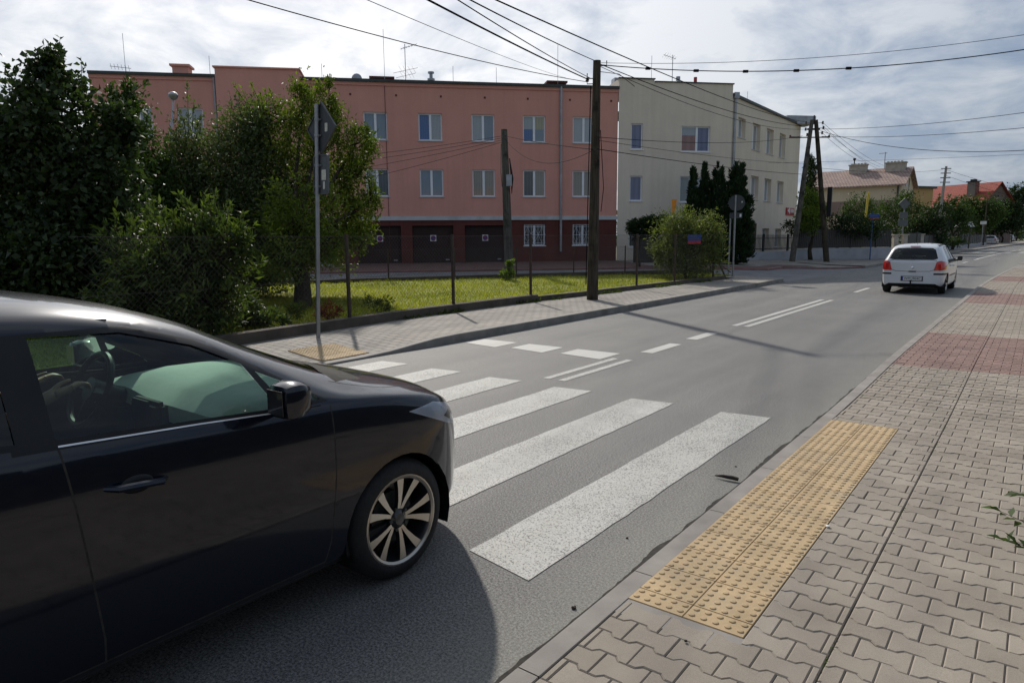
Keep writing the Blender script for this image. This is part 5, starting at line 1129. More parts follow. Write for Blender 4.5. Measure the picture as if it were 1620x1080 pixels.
def veg_right():
    g='trees and bushes along the far left pavement'
    L=[('tree','tall dark tree behind the right end of the cream block',1284,52,[(1281,272,8,24),(1281,312,9,26),(1286,345,12,22)],'lf_dark',3200,.16,.08),
       ('young_tree','bright green young tree between the legs of the A-frame pole',1284,41,[(1286,322,15,24),(1281,345,20,20),(1298,340,10,18)],'lf_bright',2000,.13,.06),
       ('hedge_bush','dark bush above the board fence right of the A-frame pole',1325,43.5,[(1262,360,18,10),(1312,358,26,16),(1345,358,28,17),(1375,360,22,16)],'lf_dark',3200,.13,.06),
       ('garden_tree','round mid green tree in front of the beige house wall',1362,52,[(1358,335,24,22),(1372,350,22,18)],'lf_mid',2200,.15,.06),
       ('garden_tree','leafy tree right of the yellow post and behind the diamond sign',1408,56,[(1405,345,24,26),(1430,335,24,26),(1395,365,20,20)],'lf_mid',2600,.17,.08),
       ('garden_tree','dark broad tree under the ochre house',1455,60,[(1450,355,24,24),(1478,346,20,24),(1440,370,24,24),(1474,370,22,22)],'lf_dark',3200,.2,.1),
       ('garden_tree','yellowish tree right of the grey concrete pole',1508,66,[(1506,340,22,24),(1522,350,20,24),(1495,325,14,14)],'lf_mid',2200,.2,.09),
       ('garden_tree','dark green tree in front of the red roofed house',1545,106,[(1545,340,26,24),(1530,325,16,12),(1562,343,22,22)],'lf_mid',2600,.33,.17),
       ('garden_tree','deep green tree beside the parked cars',1585,112,[(1580,345,24,22),(1600,346,20,22),(1566,352,18,14)],'lf_dark',2600,.38,.19),
       ('garden_tree','large dark tree at the right edge of the view',1625,150,[(1608,325,22,26),(1632,318,26,32),(1618,350,30,24)],'lf_dark',2800,.36,.2),
       ('garden_tree','distant tree rising behind the red roof on its right side',1608,150,[(1602,312,16,14),(1618,308,14,14)],'lf_dark',1200,.4,.22),
       ('low_hedge','low clipped bright hedge beside the square sign back',1490,63,[(1470,386,20,7),(1500,384,14,8),(1516,382,10,7)],'lf_mid',1500,.12,.06)]
    for i,(nm,lab,px,D,els,lf,n,l,w) in enumerate(L):
        cat='tree' if 'tree' in nm else 'shrub'; P=base_at(px,D)
        plant(nm,lab,cat,P,[EL(x,y,rx,ry,D) for x,y,rx,ry in els],lf,n,l,w,g,.12,100+i,shoots=10,shl=.35+D*.004,clump=.22,inner=.3,fork=.4,twigs=2)
    # far wood closing the view along the street and behind the houses
    rg=np.random.default_rng(77); P=[];D=[]
    for k in range(170):
        px=rg.uniform(1480,1900); dd=rg.uniform(160,330); c=base_at(px,dd); r=rg.uniform(3,5); n=110; q=unit(rg.normal(size=(n,3)))*(.6+.4*rg.random((n,1)))*np.array([r,r,r*1.05]); P.append(c+q+[0,0,r*.95]); D.append(unit(q))
    for k in range(150):
        px=rg.uniform(-700,1500); dd=rg.uniform(85,150); c=base_at(px,dd); r=rg.uniform(2.5,4.0); n=80; q=unit(rg.normal(size=(n,3)))*(.6+.4*rg.random((n,1)))*np.array([r,r,r]); P.append(c+q+[0,0,r*.8]); D.append(unit(q))
    P=np.vstack(P);D=np.vstack(D); n=len(P)
    o=leaf_obj('far_wood',P,D,unit(rg.normal(size=(n,3))+[0,0,.8]),.9,.6,M['lf_dark'],np.clip(rg.normal(.4,.25,n),0,1)); tag(o,'far belt of dark trees closing the horizon behind the houses','wood',kind='stuff')
    # unseen clipped hedge, added to keep the car's side reflection dark
    rg=np.random.default_rng(5); n=26000
    y=rg.uniform(-9,16,n); side=rg.random(n); z=rg.uniform(.15,2.1,n); x=np.where(side<.6,2.75+rg.normal(0,.07,n),rg.uniform(2.7,3.7,n)); z=np.where(side<.6,z,2.1+rg.normal(0,.05,n))
    P=np.stack([x,y,z],1); t=thing('hedge','tall clipped dark hedge added unseen along the near pavement to darken car reflections','hedge',(3.2,3,0)); 
    leaf_obj('foliage',P-[3.2,3,0],unit(rg.normal(size=(n,3))+[-.6,0,.3]),unit(rg.normal(size=(n,3))+[-.5,0,.6]),.09,.06,M['lf_dark'],np.clip(rg.normal(.4,.2,n),0,1),t); b=MB(); b.box(-.4,.45,-12,13,.05,2.05); b.build('branches',M['bark'],t)
    # sprig reaching in over the near pavement
    P0=gz(1640,835,.28); P0[0]=max(P0[0],.10)
    t=thing('sprig','leafy green twig tips reaching over the near pavement from the right edge','plant',P0); b=MB(); rg=np.random.default_rng(6); Ps=[];Ds=[]
    for (x0,y0,x1,y1) in ((1660,850,1578,806),(1660,880,1582,852),(1660,800,1606,778)):
        a=gz(x0,y0,.30); c=gz(x1,y1,.30); b.tube([a-P0+[.25,0,-.1],a-P0,(a+c)/2-P0+[0,0,.01],c-P0],[.004,.003,.002,.001],5)
        for k in range(9):
            u=.25+.75*k/8; Ps.append(a+(c-a)*u); Ds.append(unit(unit(c-a)+rg.normal(0,.55,3)))
    b.build('twig',M['bark'],t); Ps=np.array(Ps);Ds=np.array(Ds); leaf_obj('leaves',Ps-P0,Ds,unit(rg.normal(0,.3,(len(Ps),3))+[0,0,1]),.075,.034,M['lf_mid'],rg.random(len(Ps)),t)
veg_right()
def grass():
    rg=np.random.default_rng(15); P=[]
    n=0
    px=rg.uniform(300,1165,150000); py=rg.uniform(428,540,150000)
    # sample on the land rather than in the picture: uniform in world, thinned by distance
    X=rg.uniform(-32,-9.7,260000); Y=rg.uniform(3,27.5,260000)
    fx=np.interp(Y,[p[1] for p in PL],[p[0] for p in PL])-.24
    bkx=np.array([p[0] for p in BK][::-1]); bky=np.array([p[1] for p in BK][::-1])
    o_=np.argsort([p[0] for p in BK]); bY=np.interp(X,np.array([p[0] for p in BK])[o_],np.array([p[1] for p in BK])[o_])
    ok=(X<fx)&(Y<bY-.12)&(Y>2); X,Y=X[ok],Y[ok]; d=np.hypot(X,Y); ok=rg.random(len(X))<np.clip((13/d)**1.3,0,1); X,Y=X[ok],Y[ok]
    Z=np.array([TZ(a,b)+.03+.025*math.sin(a*1.7)*math.sin(b*1.3) for a,b in zip(X,Y)]); P=np.stack([X,Y,Z],1); n=len(P)
    tint=np.clip(.45+.3*np.sin(X*1.1+Y*.7)*np.sin(Y*.9-X*.4)+rg.normal(0,.2,n),0,1)
    o=leaf_obj('lawn_grass',P,unit(rg.normal(0,.55,(n,3))+[0,0,1]),unit(rg.normal(size=(n,3))),np.clip(rg.normal(.075,.03,n),.03,.2),.016,M['grass'],tint); tag(o,'short sunlit grass of the lawn behind the chain link fence','grass',kind='stuff')
    n=2600; Y=rg.uniform(8.6,24,n)**1.0; X=np.interp(Y,[p[1] for p in PL],[p[0] for p in PL])+np.abs(rg.normal(0,.05,n)); keep=(np.sin(Y*1.9)+np.sin(Y*4.7)*.7+rg.normal(0,.5,n))>.55; X,Y=X[keep],Y[keep]; n=len(X); P=np.stack([X,Y,np.array([FZ(a,b) for a,b in zip(X,Y)])],1)
    o=leaf_obj('verge_weeds',P,unit(rg.normal(0,.6,(n,3))+[.3,0,1]),unit(rg.normal(size=(n,3))),np.clip(rg.normal(.08,.03,n),.03,.2),.03,M['weed'],rg.random(n)); tag(o,'scruffy weeds growing along the foot of the garden plinth','weeds',kind='stuff')
    # moss and sand in the seam of the near paving
    n=700; Y=rg.uniform(1.8,8,n); X=-.549+rg.normal(0,.004,n); P=np.stack([X,Y,np.full(n,.022)],1); keep=np.sin(Y*3.1)+np.sin(Y*7.3)>.5; P=P[keep]; n=len(P)
    o=leaf_obj('joint_moss',P,unit(rg.normal(0,.8,(n,3))+[0,0,.5]),unit(rg.normal(size=(n,3))),.008,.005,M['weed'],rg.random(n)); tag(o,'bits of moss in the long seam of the near paving','moss',kind='stuff')
grass()
def debris():
    P=gz(1150,757,.01); Q=gz(1131,753,.01); R2=gz(1168,760,.01); t=thing('stick','short dark rotten stick on the asphalt beside the near kerb','stick',P); b=MB(); b.tube([Q-P+[0,0,.006],(Q-P)*.3+[0,0,.014],(R2-P)*.5+[0,0,.014],R2-P+[0,0,.01]],[.004,.012,.015,.013],7); b.build('stick_piece',M['stick'],t,True)
    for px,py,r,mt,nm,lab in ((1310,833,.012,'pebble','pebble','small white pebble on the near paving right of the yellow strip'),(1232,715,.014,'stick','clod','dark clod of dirt on the near kerb line past the stick'),(1164,738,.008,'stick','clod','tiny dark speck of dirt on the asphalt above the stick'),(1085,1014,.008,'stick','clod','tiny dark crumb on the near paving below the yellow strip'),(992,851,.008,'stick','clod','tiny dark crumb on the asphalt beside the nearest zebra stripe'),(908,962,.013,'stick','clod','dark clod in the gutter near the bottom end of the yellow strip')):
        P=gz(px,py,.03 if px>1250 or py>1000 else .0); bm=bmesh.new(); bmesh.ops.create_icosphere(bm,subdivisions=2,radius=r)
        for v in bm.verts: v.co*=random.uniform(.7,1.2); v.co.z*=.6
        b=MB(); b.bm(bm); o=b.build(nm,M[mt],None,True); o.location=tuple(P+[0,0,r*.4]); tag(o,lab,nm if nm=='pebble' else 'dirt clod')
debris()

# ================================================================== CARS
def pchip(xs,ys,x):
    xs=np.asarray(xs,float); ys=np.asarray(ys,float); h=np.diff(xs); d=np.diff(ys)/h; n=len(xs); m_=np.zeros(n)
    for i in range(1,n-1):
        if d[i-1]*d[i]>0: w1=2*h[i]+h[i-1]; w2=h[i]+2*h[i-1]; m_[i]=(w1+w2)/(w1/d[i-1]+w2/d[i])
    m_[0]=d[0]; m_[-1]=d[-1]; i=np.clip(np.searchsorted(xs,x)-1,0,n-2); t=(x-xs[i])/h[i]
    return (2*t**3-3*t**2+1)*ys[i]+(t**3-2*t**2+t)*h[i]*m_[i]+(-2*t**3+3*t**2)*ys[i+1]+(t**3-t**2)*h[i]*m_[i+1]
def car_shell(S,ny,nv):
    """S: dict of key curves over y (ascending). returns grid of points (rows along y, cols around) for x>=0"""
    y=np.array(S['y']); k=lambda n:np.array(S[n],float)
    w,zs,zb,wb,zr,wr,zc=k('w'),k('zs'),k('zb'),k('wb'),k('zr'),k('wr'),k('zc')
    dense=np.unique(np.concatenate([np.linspace(y[0],y[-1],ny),y])); f=lambda a:pchip(y,a,dense)
    w,zs,zb,wb,zr,wr,zc=map(f,(w,zs,zb,wb,zr,wr,zc)); rows=[]
    for i in range(len(dense)):
        zmid=zs[i]+(zb[i]-zs[i])*.50
        ring=[(w[i]*.90,zs[i]-.015),(w[i]*.965,zs[i]+.035),(w[i]*.990,zs[i]+(zmid-zs[i])*.55),(w[i],zmid),(w[i]*1.0,zmid+(zb[i]-zmid)*.45),(w[i]*.4*.0+wb[i]*.35+w[i]*.65,zb[i]-(zb[i]-zmid)*.20),(wb[i],zb[i]),
              (wb[i]*.5+wr[i]*.5+.012,zb[i]*.5+zr[i]*.5),(wr[i],zr[i]),(wr[i]*.82,zr[i]+(zc[i]-zr[i])*.55),(wr[i]*.45,zr[i]+(zc[i]-zr[i])*.92),(0,zc[i])]
        r=np.array(ring); t=np.arange(len(ring)); tq=np.linspace(0,len(ring)-1,nv); xx=pchip(t,r[:,0],tq); zz=pchip(t,r[:,1],tq)
        rows.append(np.stack([xx,np.full(nv,dense[i]),zz],1))
    G=np.array(rows)
    for _ in range(2):
        H=G.copy(); H[:,1:-1]=(G[:,:-2]+2*G[:,1:-1]+G[:,2:])/4; H[:,-1]=G[:,-1]; G=H
        H=G.copy(); H[1:-1]=(G[:-2]+2*G[1:-1]+G[2:])/4; G=H
    G[:,-1,0]=0
    return G
def cut(bm,faces,poly,ax):
    """cut convex poly (list of 2d) into faces, return faces inside"""
    a,b=ax; P=[np.array(p,float) for p in poly]; c=sum(P)/len(P); cur=[f for f in faces if f.is_valid]
    lo=np.min(P,axis=0)-.01; hi=np.max(P,axis=0)+.01
    cur=[f for f in cur if not (max(v.co[a] for v in f.verts)<lo[0] or min(v.co[a] for v in f.verts)>hi[0] or max(v.co[b] for v in f.verts)<lo[1] or min(v.co[b] for v in f.verts)>hi[1])]
    for i in range(len(P)):
        p,q=P[i],P[(i+1)%len(P)]; d=q-p; n=np.array([d[1],-d[0]])
        if n@(c-p)<0: n=-n
        no=Vector((0,0,0)); no[a]=n[0]; no[b]=n[1]; co=Vector((0,0,0)); co[a]=p[0]; co[b]=p[1]
        if not cur: return []
        geom=list({*cur,*[e for f in cur for e in f.edges],*[v for f in cur for v in f.verts]})
        r=bmesh.ops.bisect_plane(bm,geom=geom,dist=1e-5,plane_co=co,plane_no=no)
        fs_=[g for g in r['geom'] if isinstance(g,bmesh.types.BMFace)]; no=no.normalized()
        cur=[f for f in fs_ if f.is_valid and (f.calc_center_median()-co).dot(no)>0]
    return cur
def tail_lathe(b,*a,**k): b.lathe(*a,**k)
def make_wheel(par,x,y,R,rimr,width,side,spokes=5,style='v',detail=True):
    """side +1 = outer face towards +x"""
    t=bpy.data.objects.new('wheel',None); COL.objects.link(t); t.parent=par; t.location=(x,y,R); t.empty_display_size=.1
    s=side; o=0; W=width
    pr=[(rimr-.005,o*s),(rimr+.012,.008*s),(rimr+.035,.004*s),(R-.03,-.004*s),(R-.008,-.022*s),(R,-.05*s),(R,-(W-.05)*s),(R-.01,-(W-.02)*s),(rimr,-W*s)]
    b=MB(); b.lathe(pr,48 if detail else 20,'x'); b.build('tyre',M['tyre'],t,True)
    b=MB(); b.lathe([(rimr-.002,-.004*s),(rimr-.020,-.006*s),(rimr-.030,-.03*s),(rimr-.04,-.13*s),(.0,-.135*s)],40 if detail else 20,'x',mi=1)
    b.lathe([(rimr+.002,.004*s),(rimr-.006,.006*s),(rimr-.018,-.002*s),(rimr-.02,-.02*s)],40 if detail else 20,'x',mi=0)
    n=spokes*(2 if style=='v' else 1)
    for k in range(n):
        if style=='v':
            base=2*math.pi*(k//2)/spokes; sg=1 if k%2 else -1; a0=base+sg*.13; a1=base+sg*.285; w0,w1=.0085,.0225
        else: a0=a1=2*math.pi*k/n; w0,w1=.026,.036
        sec=[]
        for u in (0,.35,.7,1.0):
            r=.035+(rimr-.020-.035)*u; a=a0+(a1-a0)*u**.8; w=w0+(w1-w0)*u**1.6; dep=-.028+.022*u
            ca,sa=math.cos(a),math.sin(a)
            sec.append([((dep)*s,r*ca-w*sa,r*sa+w*ca),((dep)*s,r*ca+w*sa,r*sa-w*ca),((dep-.03)*s,r*ca+w*.8*sa,r*sa-w*.8*ca),((dep-.03)*s,r*ca-w*.8*sa,r*sa+w*.8*ca)])
        vs=[p for q in sec for p in q]; fc=[];mi=[]
        for i in range(3):
            for j in range(4): b.add([sec[i][j],sec[i][(j+1)%4],sec[i+1][(j+1)%4],sec[i+1][j]],[(0,1,2,3)],0 if j==0 else 1)
    b.lathe([(.04,-.075*s),(.135,-.075*s),(.135,-.09*s)],28,'x',mi=2)
    for k in range(5): a=2*math.pi*(k+.5)/5; b.lathe([(0,.0),(.009,.0),(.009,-.01*s)],8,'x',c=(-.016*s,.062*math.cos(a)*.9,.062*math.sin(a)*.9),mi=2)
    b.lathe([(0,-.012*s),(.030,-.013*s),(.036,-.02*s),(.052,-.026*s),(.054,-.05*s)],20,'x',mi=1)
    b.build('rim',[M['rim'],M['rimdark'],M['gutter']],t,True)
    return t
def bm_take(bm,faces,off=0.):
    nb=bmesh.new(); mp={}
    for f in faces:
        if not f.is_valid: continue
        vs=[]
        for v in f.verts:
            if v not in mp: mp[v]=nb.verts.new(v.co-v.normal*off)
            vs.append(mp[v])
        try: nb.faces.new(vs)
        except ValueError: pass
    bmesh.ops.recalc_face_normals(nb,faces=nb.faces[:]); return nb
def link_bm(bm,name,mat,par,smooth=True,mirror=None):
    """mirror: None / 'merge' both halves into one mesh / 'flip' only the mirrored half"""
    me=bpy.data.meshes.new(name); b2=bm.copy()
    if mirror in ('merge','flip'):
        src=b2.verts[:]+b2.edges[:]+b2.faces[:]
        if mirror=='merge':
            d=bmesh.ops.duplicate(b2,geom=src)['geom']; vs=[g for g in d if isinstance(g,bmesh.types.BMVert)]; fs_=[g for g in d if isinstance(g,bmesh.types.BMFace)]
        else: vs=b2.verts[:]; fs_=b2.faces[:]
        for v in vs: v.co.x=-v.co.x
        bmesh.ops.reverse_faces(b2,faces=fs_)
        if mirror=='merge': bmesh.ops.remove_doubles(b2,verts=[v for v in b2.verts if abs(v.co.x)<1e-4],dist=1e-4)
    b2.to_mesh(me); b2.free()
    for mm in (mat if isinstance(mat,(list,tuple)) else [mat]): me.materials.append(mm)
    if smooth:
        me.polygons.foreach_set('use_smooth',[True]*len(me.polygons))
        try: me.set_sharp_from_angle(angle=R_(42))
        except Exception: pass
    o=bpy.data.objects.new(name,me); COL.objects.link(o); o.parent=par; return o
def thick(pl,wd):
    """polyline -> list of thin quads"""
    out=[]
    for p,q in zip(pl,pl[1:]):
        p,q=np.array(p,float),np.array(q,float); d=(q-p)/np.linalg.norm(q-p); n=np.array([-d[1],d[0]])*wd/2; e=d*wd*.3; out.append([p-n-e,q-n+e,q+n+e,p+n-e])
    return out
ZOE=dict(y=[-3.27,-3.26,-3.20,-3.05,-2.8,-2.5,-2.1,-1.75,-1.45,-1.14,-.90,-.65,-.42,-.28,-.05,.15,.35,.52,.66,.76,.82,.835],
 w=[.0,.50,.70,.79,.845,.862,.865,.865,.865,.865,.865,.865,.865,.865,.865,.858,.825,.735,.595,.44,.24,.0],
 zs=[.36,.36,.34,.30,.26,.235,.225,.225,.225,.225,.225,.225,.225,.225,.225,.23,.24,.25,.25,.25,.25,.25],
 zb=[.95,.96,1.02,1.12,1.17,1.155,1.12,1.09,1.065,1.045,1.03,1.012,1.00,.985,.955,.92,.878,.815,.745,.69,.65,.64],
 wb=[.0,.46,.64,.73,.79,.81,.82,.825,.828,.83,.83,.832,.832,.832,.83,.815,.775,.675,.535,.385,.20,.0],
 zr=[.96,.98,1.08,1.28,1.39,1.445,1.465,1.465,1.45,1.405,1.325,1.20,1.085,1.03,.985,.95,.905,.84,.77,.715,.67,.655],
 wr=[.0,.42,.56,.57,.59,.61,.62,.622,.622,.635,.66,.695,.735,.755,.765,.75,.70,.60,.465,.33,.17,.0],
 zc=[.97,.99,1.10,1.33,1.465,1.535,1.565,1.565,1.545,1.49,1.42,1.305,1.205,1.145,1.05,1.005,.955,.885,.81,.745,.69,.66])
CLIO=dict(y=[-3.20,-3.195,-3.17,-3.10,-3.0,-2.88,-2.7,-2.4,-2.0,-1.6,-1.2,-.9,-.65,-.4,-.2,0,.25,.45,.60,.71,.78,.80],
 w=[.0,.60,.72,.785,.815,.83,.842,.85,.853,.853,.853,.853,.853,.853,.852,.848,.83,.795,.73,.63,.47,.0],
 zs=[.30,.30,.28,.26,.25,.24,.23,.22,.215,.215,.215,.215,.215,.215,.22,.22,.23,.24,.24,.24,.24,.24],
 zb=[.90,.91,.945,.985,1.00,1.005,1.0,.985,.97,.96,.955,.95,.945,.935,.92,.895,.85,.80,.745,.69,.65,.64],
 wb=[.0,.575,.685,.735,.765,.785,.80,.812,.82,.825,.828,.828,.828,.826,.82,.81,.775,.725,.645,.53,.38,.0],
 zr=[.91,.925,.985,1.10,1.235,1.335,1.385,1.41,1.425,1.425,1.41,1.36,1.255,1.12,1.02,.955,.90,.845,.785,.72,.67,.65],
 wr=[.0,.55,.64,.625,.60,.585,.585,.592,.60,.60,.60,.61,.64,.69,.725,.735,.71,.65,.565,.46,.33,.0],
 zc=[.92,.935,.995,1.13,1.29,1.405,1.455,1.48,1.49,1.49,1.475,1.43,1.34,1.22,1.10,1.01,.955,.905,.84,.765,.69,.66])
def make_car(name,label,kind,loc,rz,paint,hi=False,group=None,wheel=(.31,.225,5,'v'),plate_txt=None,interior=True,lit=False,glass='glass'):
    S=ZOE if kind=='zoe' else CLIO; t=thing(name,label,'car',loc,rz,group); RW,rimr,nsp,sty=wheel; yr=-2.59 if kind=='zoe' else -2.575
    G=car_shell(S,200 if hi else 90,56 if hi else 36); ny,nv=G.shape[:2]; bm=bmesh.new()
    V=[[bm.verts.new(G[i,j]) for j in range(nv)] for i in range(ny)]
    for i in range(ny-1):
        for j in range(nv-1):
            try: bm.faces.new((V[i][j],V[i][j+1],V[i+1][j+1],V[i+1][j]))
            except ValueError: pass
    bmesh.ops.remove_doubles(bm,verts=bm.verts[:],dist=1e-4); bmesh.ops.dissolve_degenerate(bm,edges=bm.edges[:],dist=1e-5)
    bmesh.ops.recalc_face_normals(bm,faces=bm.faces[:]); bm.normal_update()
    ctr=sum((f.normal.x for f in bm.faces))
    if ctr<0: bmesh.ops.reverse_faces(bm,faces=bm.faces[:])
    bm.normal_update()
    side=lambda:[f for f in bm.faces if f.normal.x>.25 and f.material_index==0]
    tp=lambda z0:[f for f in bm.faces if f.normal.z>.2 and f.calc_center_median().z>z0 and f.material_index==0]
    rear=lambda:[f for f in bm.faces if f.normal.y<-.12 and f.calc_center_median().y<-2.55 and f.material_index==0]
    front=lambda:[f for f in bm.faces if f.normal.y>.3 and f.calc_center_median().y>.45 and f.material_index==0]
    def mark(fs_,mi):
        for f in fs_:
            if f.is_valid: f.material_index=mi
    take={}
    # wheel arches
    arch=[]
    for yc,ra in ((0,.352 if kind=='zoe' else .335),(yr,.35 if kind=='zoe' else .33)):
        poly=[(yc+ra*math.cos(a),RW*.98+ra*math.sin(a)) for a in np.linspace(0,2*math.pi,36,endpoint=False)]
        fs_=cut(bm,side(),poly,(1,2)); bmesh.ops.delete(bm,geom=[f for f in fs_ if f.is_valid],context='FACES'); arch.append((yc,ra))
    if kind=='zoe':
        wins=[('front_window',[(-1.475,1.085),(-1.475,1.405),(-1.18,1.392),(-.93,1.315),(-.745,1.215),(-.655,1.025)],glass),('quarter_window',[(-.695,1.178),(-.50,1.075),(-.44,1.022),(-.61,1.022)],glass),('rear_window',[(-2.42,1.175),(-2.45,1.33),(-2.2,1.405),(-1.585,1.41),(-1.585,1.095)],'darkglass')]
        trim=[[(-1.60,1.06),(-1.60,1.42),(-1.16,1.413),(-.91,1.335),(-.72,1.225),(-.40,1.008),(-.64,1.008)],[(-2.48,1.165),(-2.50,1.33),(-2.24,1.42),(-1.59,1.425),(-1.59,1.075)]]
        seams=[[(-.40,.985),(-.405,.67),(-.44,.36),(-.47,.262)],[(-1.475,1.075),(-1.435,.70),(-1.40,.36),(-1.40,.262)],[(-2.3,1.14),(-2.22,.75),(-2.02,.45),(-1.98,.262)],[(-.47,.268),(-1.98,.268)]]
        ws=[(0,.10),(.66,-.22),(.585,-.42),(.49,-.92),(.45,-1.0),(0,-1.14)]
        hood=[(.70,-.30),(.735,.0),(.675,.35),(.52,.60)]
        hl=[(.07,.862),(.28,.868),(.46,.82),(.62,.74),(.60,.665),(.40,.725)]
        tl=[(.50,1.0),(.74,.98),(.79,.90),(.72,.82),(.52,.88)]; rw=[(-.1,1.10),(-.1,1.40),(.44,1.385),(.60,1.16),(.56,1.10)]
    else:
        wins=[('front_window',[(-1.42,1.0),(-1.42,1.375),(-1.05,1.36),(-.80,1.27),(-.46,1.0)],glass),('rear_window',[(-2.35,1.04),(-2.28,1.30),(-2.1,1.375),(-1.50,1.378),(-1.50,1.0)],glass)]
        trim=[[(-2.40,1.02),(-2.32,1.32),(-2.1,1.39),(-1.04,1.376),(-.77,1.28),(-.40,.985)]]
        seams=[[(-.36,.93),(-.38,.6),(-.42,.26)],[(-1.46,.99),(-1.42,.6),(-1.40,.26)],[(-2.38,1.0),(-2.28,.7),(-2.05,.42),(-2.0,.26)],[(-.42,.265),(-2.0,.265)]]
        ws=[(0,.0),(.62,-.24),(.56,-.9),(.53,-.96),(0,-1.06)]
        hood=[(.68,-.20),(.69,.1),(.64,.4),(.52,.62)]
        hl=[(.15,.80),(.45,.80),(.66,.70),(.66,.60),(.45,.66)]
        tl=[(.60,.955),(.70,.985),(.86,.93),(.86,.74),(.72,.705),(.545,.70)]; rw=[(-.1,1.02),(-.1,1.372),(.45,1.35),(.535,1.30),(.625,1.05),(.54,1.02)]
    for pl in trim: mark(cut(bm,[f for f in side() if f.calc_center_median().z>.9],pl,(1,2)),1)
    for nm,pl,gl in wins:
        fs_=cut(bm,[f for f in bm.faces if f.normal.x>.25 and f.calc_center_median().z>.9],pl,(1,2)); bm.normal_update(); take[nm]=(bm_take(bm,fs_,.006),gl); bmesh.ops.delete(bm,geom=[f for f in fs_ if f.is_valid],context='FACES')
    if kind=='zoe':
        for q in thick([(-1.47,1.063),(-1.0,1.034),(-.63,1.006)],.0055): mark(cut(bm,[f for f in bm.faces if f.normal.x>.25],q,(1,2)),3)
    for pl in seams:
        for q in thick(pl,.007 if hi else .012): mark(cut(bm,side(),q,(1,2)),2)
    # windscreen and cowl (plan view)
    if kind=='zoe':
        cowl=cut(bm,tp(.9),[(-.05,-.02),(-.05,.13),(.60,-.02),(.70,-.26),(.60,-.28)],(0,1)); mark(cowl,2)
    fs_=cut(bm,[f for f in tp(.85) if -1.3<f.calc_center_median().y<.2],[(-.05,ws[0][1]-.07)]+[(x,y-.07 if y>-.5 else y) for x,y in ws[1:]]+[(-.05,ws[-1][1])],(0,1)); bm.normal_update(); take['windscreen']=(bm_take(bm,fs_,.004),'glass'); bmesh.ops.delete(bm,geom=[f for f in fs_ if f.is_valid],context='FACES')
    for q in thick(hood,.007): mark(cut(bm,[f for f in tp(.55) if f.calc_center_median().y>-.5],q,(0,1)),2)
    fs_=cut(bm,[f for f in bm.faces if f.calc_center_median().y>.05 and f.normal.x>-.1 and f.material_index==0 and f.normal.z<.97],hl,(1,2)); bm.normal_update(); take['headlight']=(bm_take(bm,fs_,-.002),'lampglass'); mark(fs_,3)
    if kind=='zoe': mark(cut(bm,[f for f in fs_ if f.is_valid],[(.36,.775),(.45,.79),(.56,.735),(.44,.735)],(1,2)),1)
    fs_=cut(bm,rear(),rw,(0,2)); bm.normal_update(); take['rear_screen']=(bm_take(bm,fs_,.004),'rearglass'); bmesh.ops.delete(bm,geom=[f for f in fs_ if f.is_valid],context='FACES')
    fs_=cut(bm,[f for f in bm.faces if f.calc_center_median().y<-2.82 and f.normal.y<.3 and f.material_index==0 and f.normal.z<.9],tl,(0,2)); bm.normal_update(); take['tail_light']=(bm_take(bm,fs_,-.006),'brakelamp' if lit else 'redlamp'); mark(fs_,1)
    if kind=='clio':
        mark(cut(bm,[f for f in bm.faces if f.calc_center_median().y<-2.6 and f.material_index==0],[(.545,.575),(.545,.625),(.95,.625),(.95,.575)],(0,2)),1)
        for q in thick([(-.02,.665),(.44,.68),(.545,.72),(.575,.80)],.012)+thick([(-.02,1.005),(.50,1.01),(.60,.99)],.014): mark(cut(bm,rear(),q,(0,2)),2)
        mark(cut(bm,rear(),[(-.05,.21),(-.05,.315),(.60,.315),(.78,.21)],(0,2)),1)
        mark(cut(bm,side(),[(-2.15,.50),(-2.15,.545),(-.45,.545),(-.45,.50)],(1,2)),1)
    else:
        mark(cut(bm,[f for f in bm.faces if f.calc_center_median().y<-2.9 and f.material_index==0],[(-.05,.28),(-.05,.42),(.6,.42),(.7,.28)],(0,2)),1)
    mark(cut(bm,front(),[(-.05,.32),(-.05,.44),(.45,.44),(.52,.32)],(0,2)),1)
    body=link_bm(bm,'body',[M[paint],M['black'],M['crack'],M['lampsilver']],t,True,'merge')
    for nm,(b2,gl) in take.items():
        if nm in('windscreen','rear_screen'): link_bm(b2,nm,M[gl],t,True,'merge')
        else:
            link_bm(b2,nm,M[gl],t); link_bm(b2,nm,M[gl],t,True,'flip')
        b2.free()
    bm.free()
    # underside, wheel wells
    b=MB(); b.box(-.70,.70,S['y'][0]+.35,.0,.19,.24); b.box(-.52,.52,.0,.52,.19,.24)
    for yc,ra in arch:
        for s in (1,-1):
            n=16; pts=[(yc+(ra+.006)*math.cos(a),RW*.98+(ra+.006)*math.sin(a)) for a in np.linspace(-.35,math.pi+.35,n)]
            b.add([(s*.57,y,z) for y,z in pts]+[(s*(.845 if kind=='zoe' else .83),y,z) for y,z in pts],[(i,i+1,n+i+1,n+i) for i in range(n-1)]); b.add([(s*.57,y,z) for y,z in pts],[tuple(range(n))])
    b.build('underbody',M['black'],t)
    for yc in (0,yr):
        for s in (1,-1): make_wheel(t,s*(.845 if kind=='zoe' else .825),yc,RW,rimr,.205,s,nsp,sty,hi)
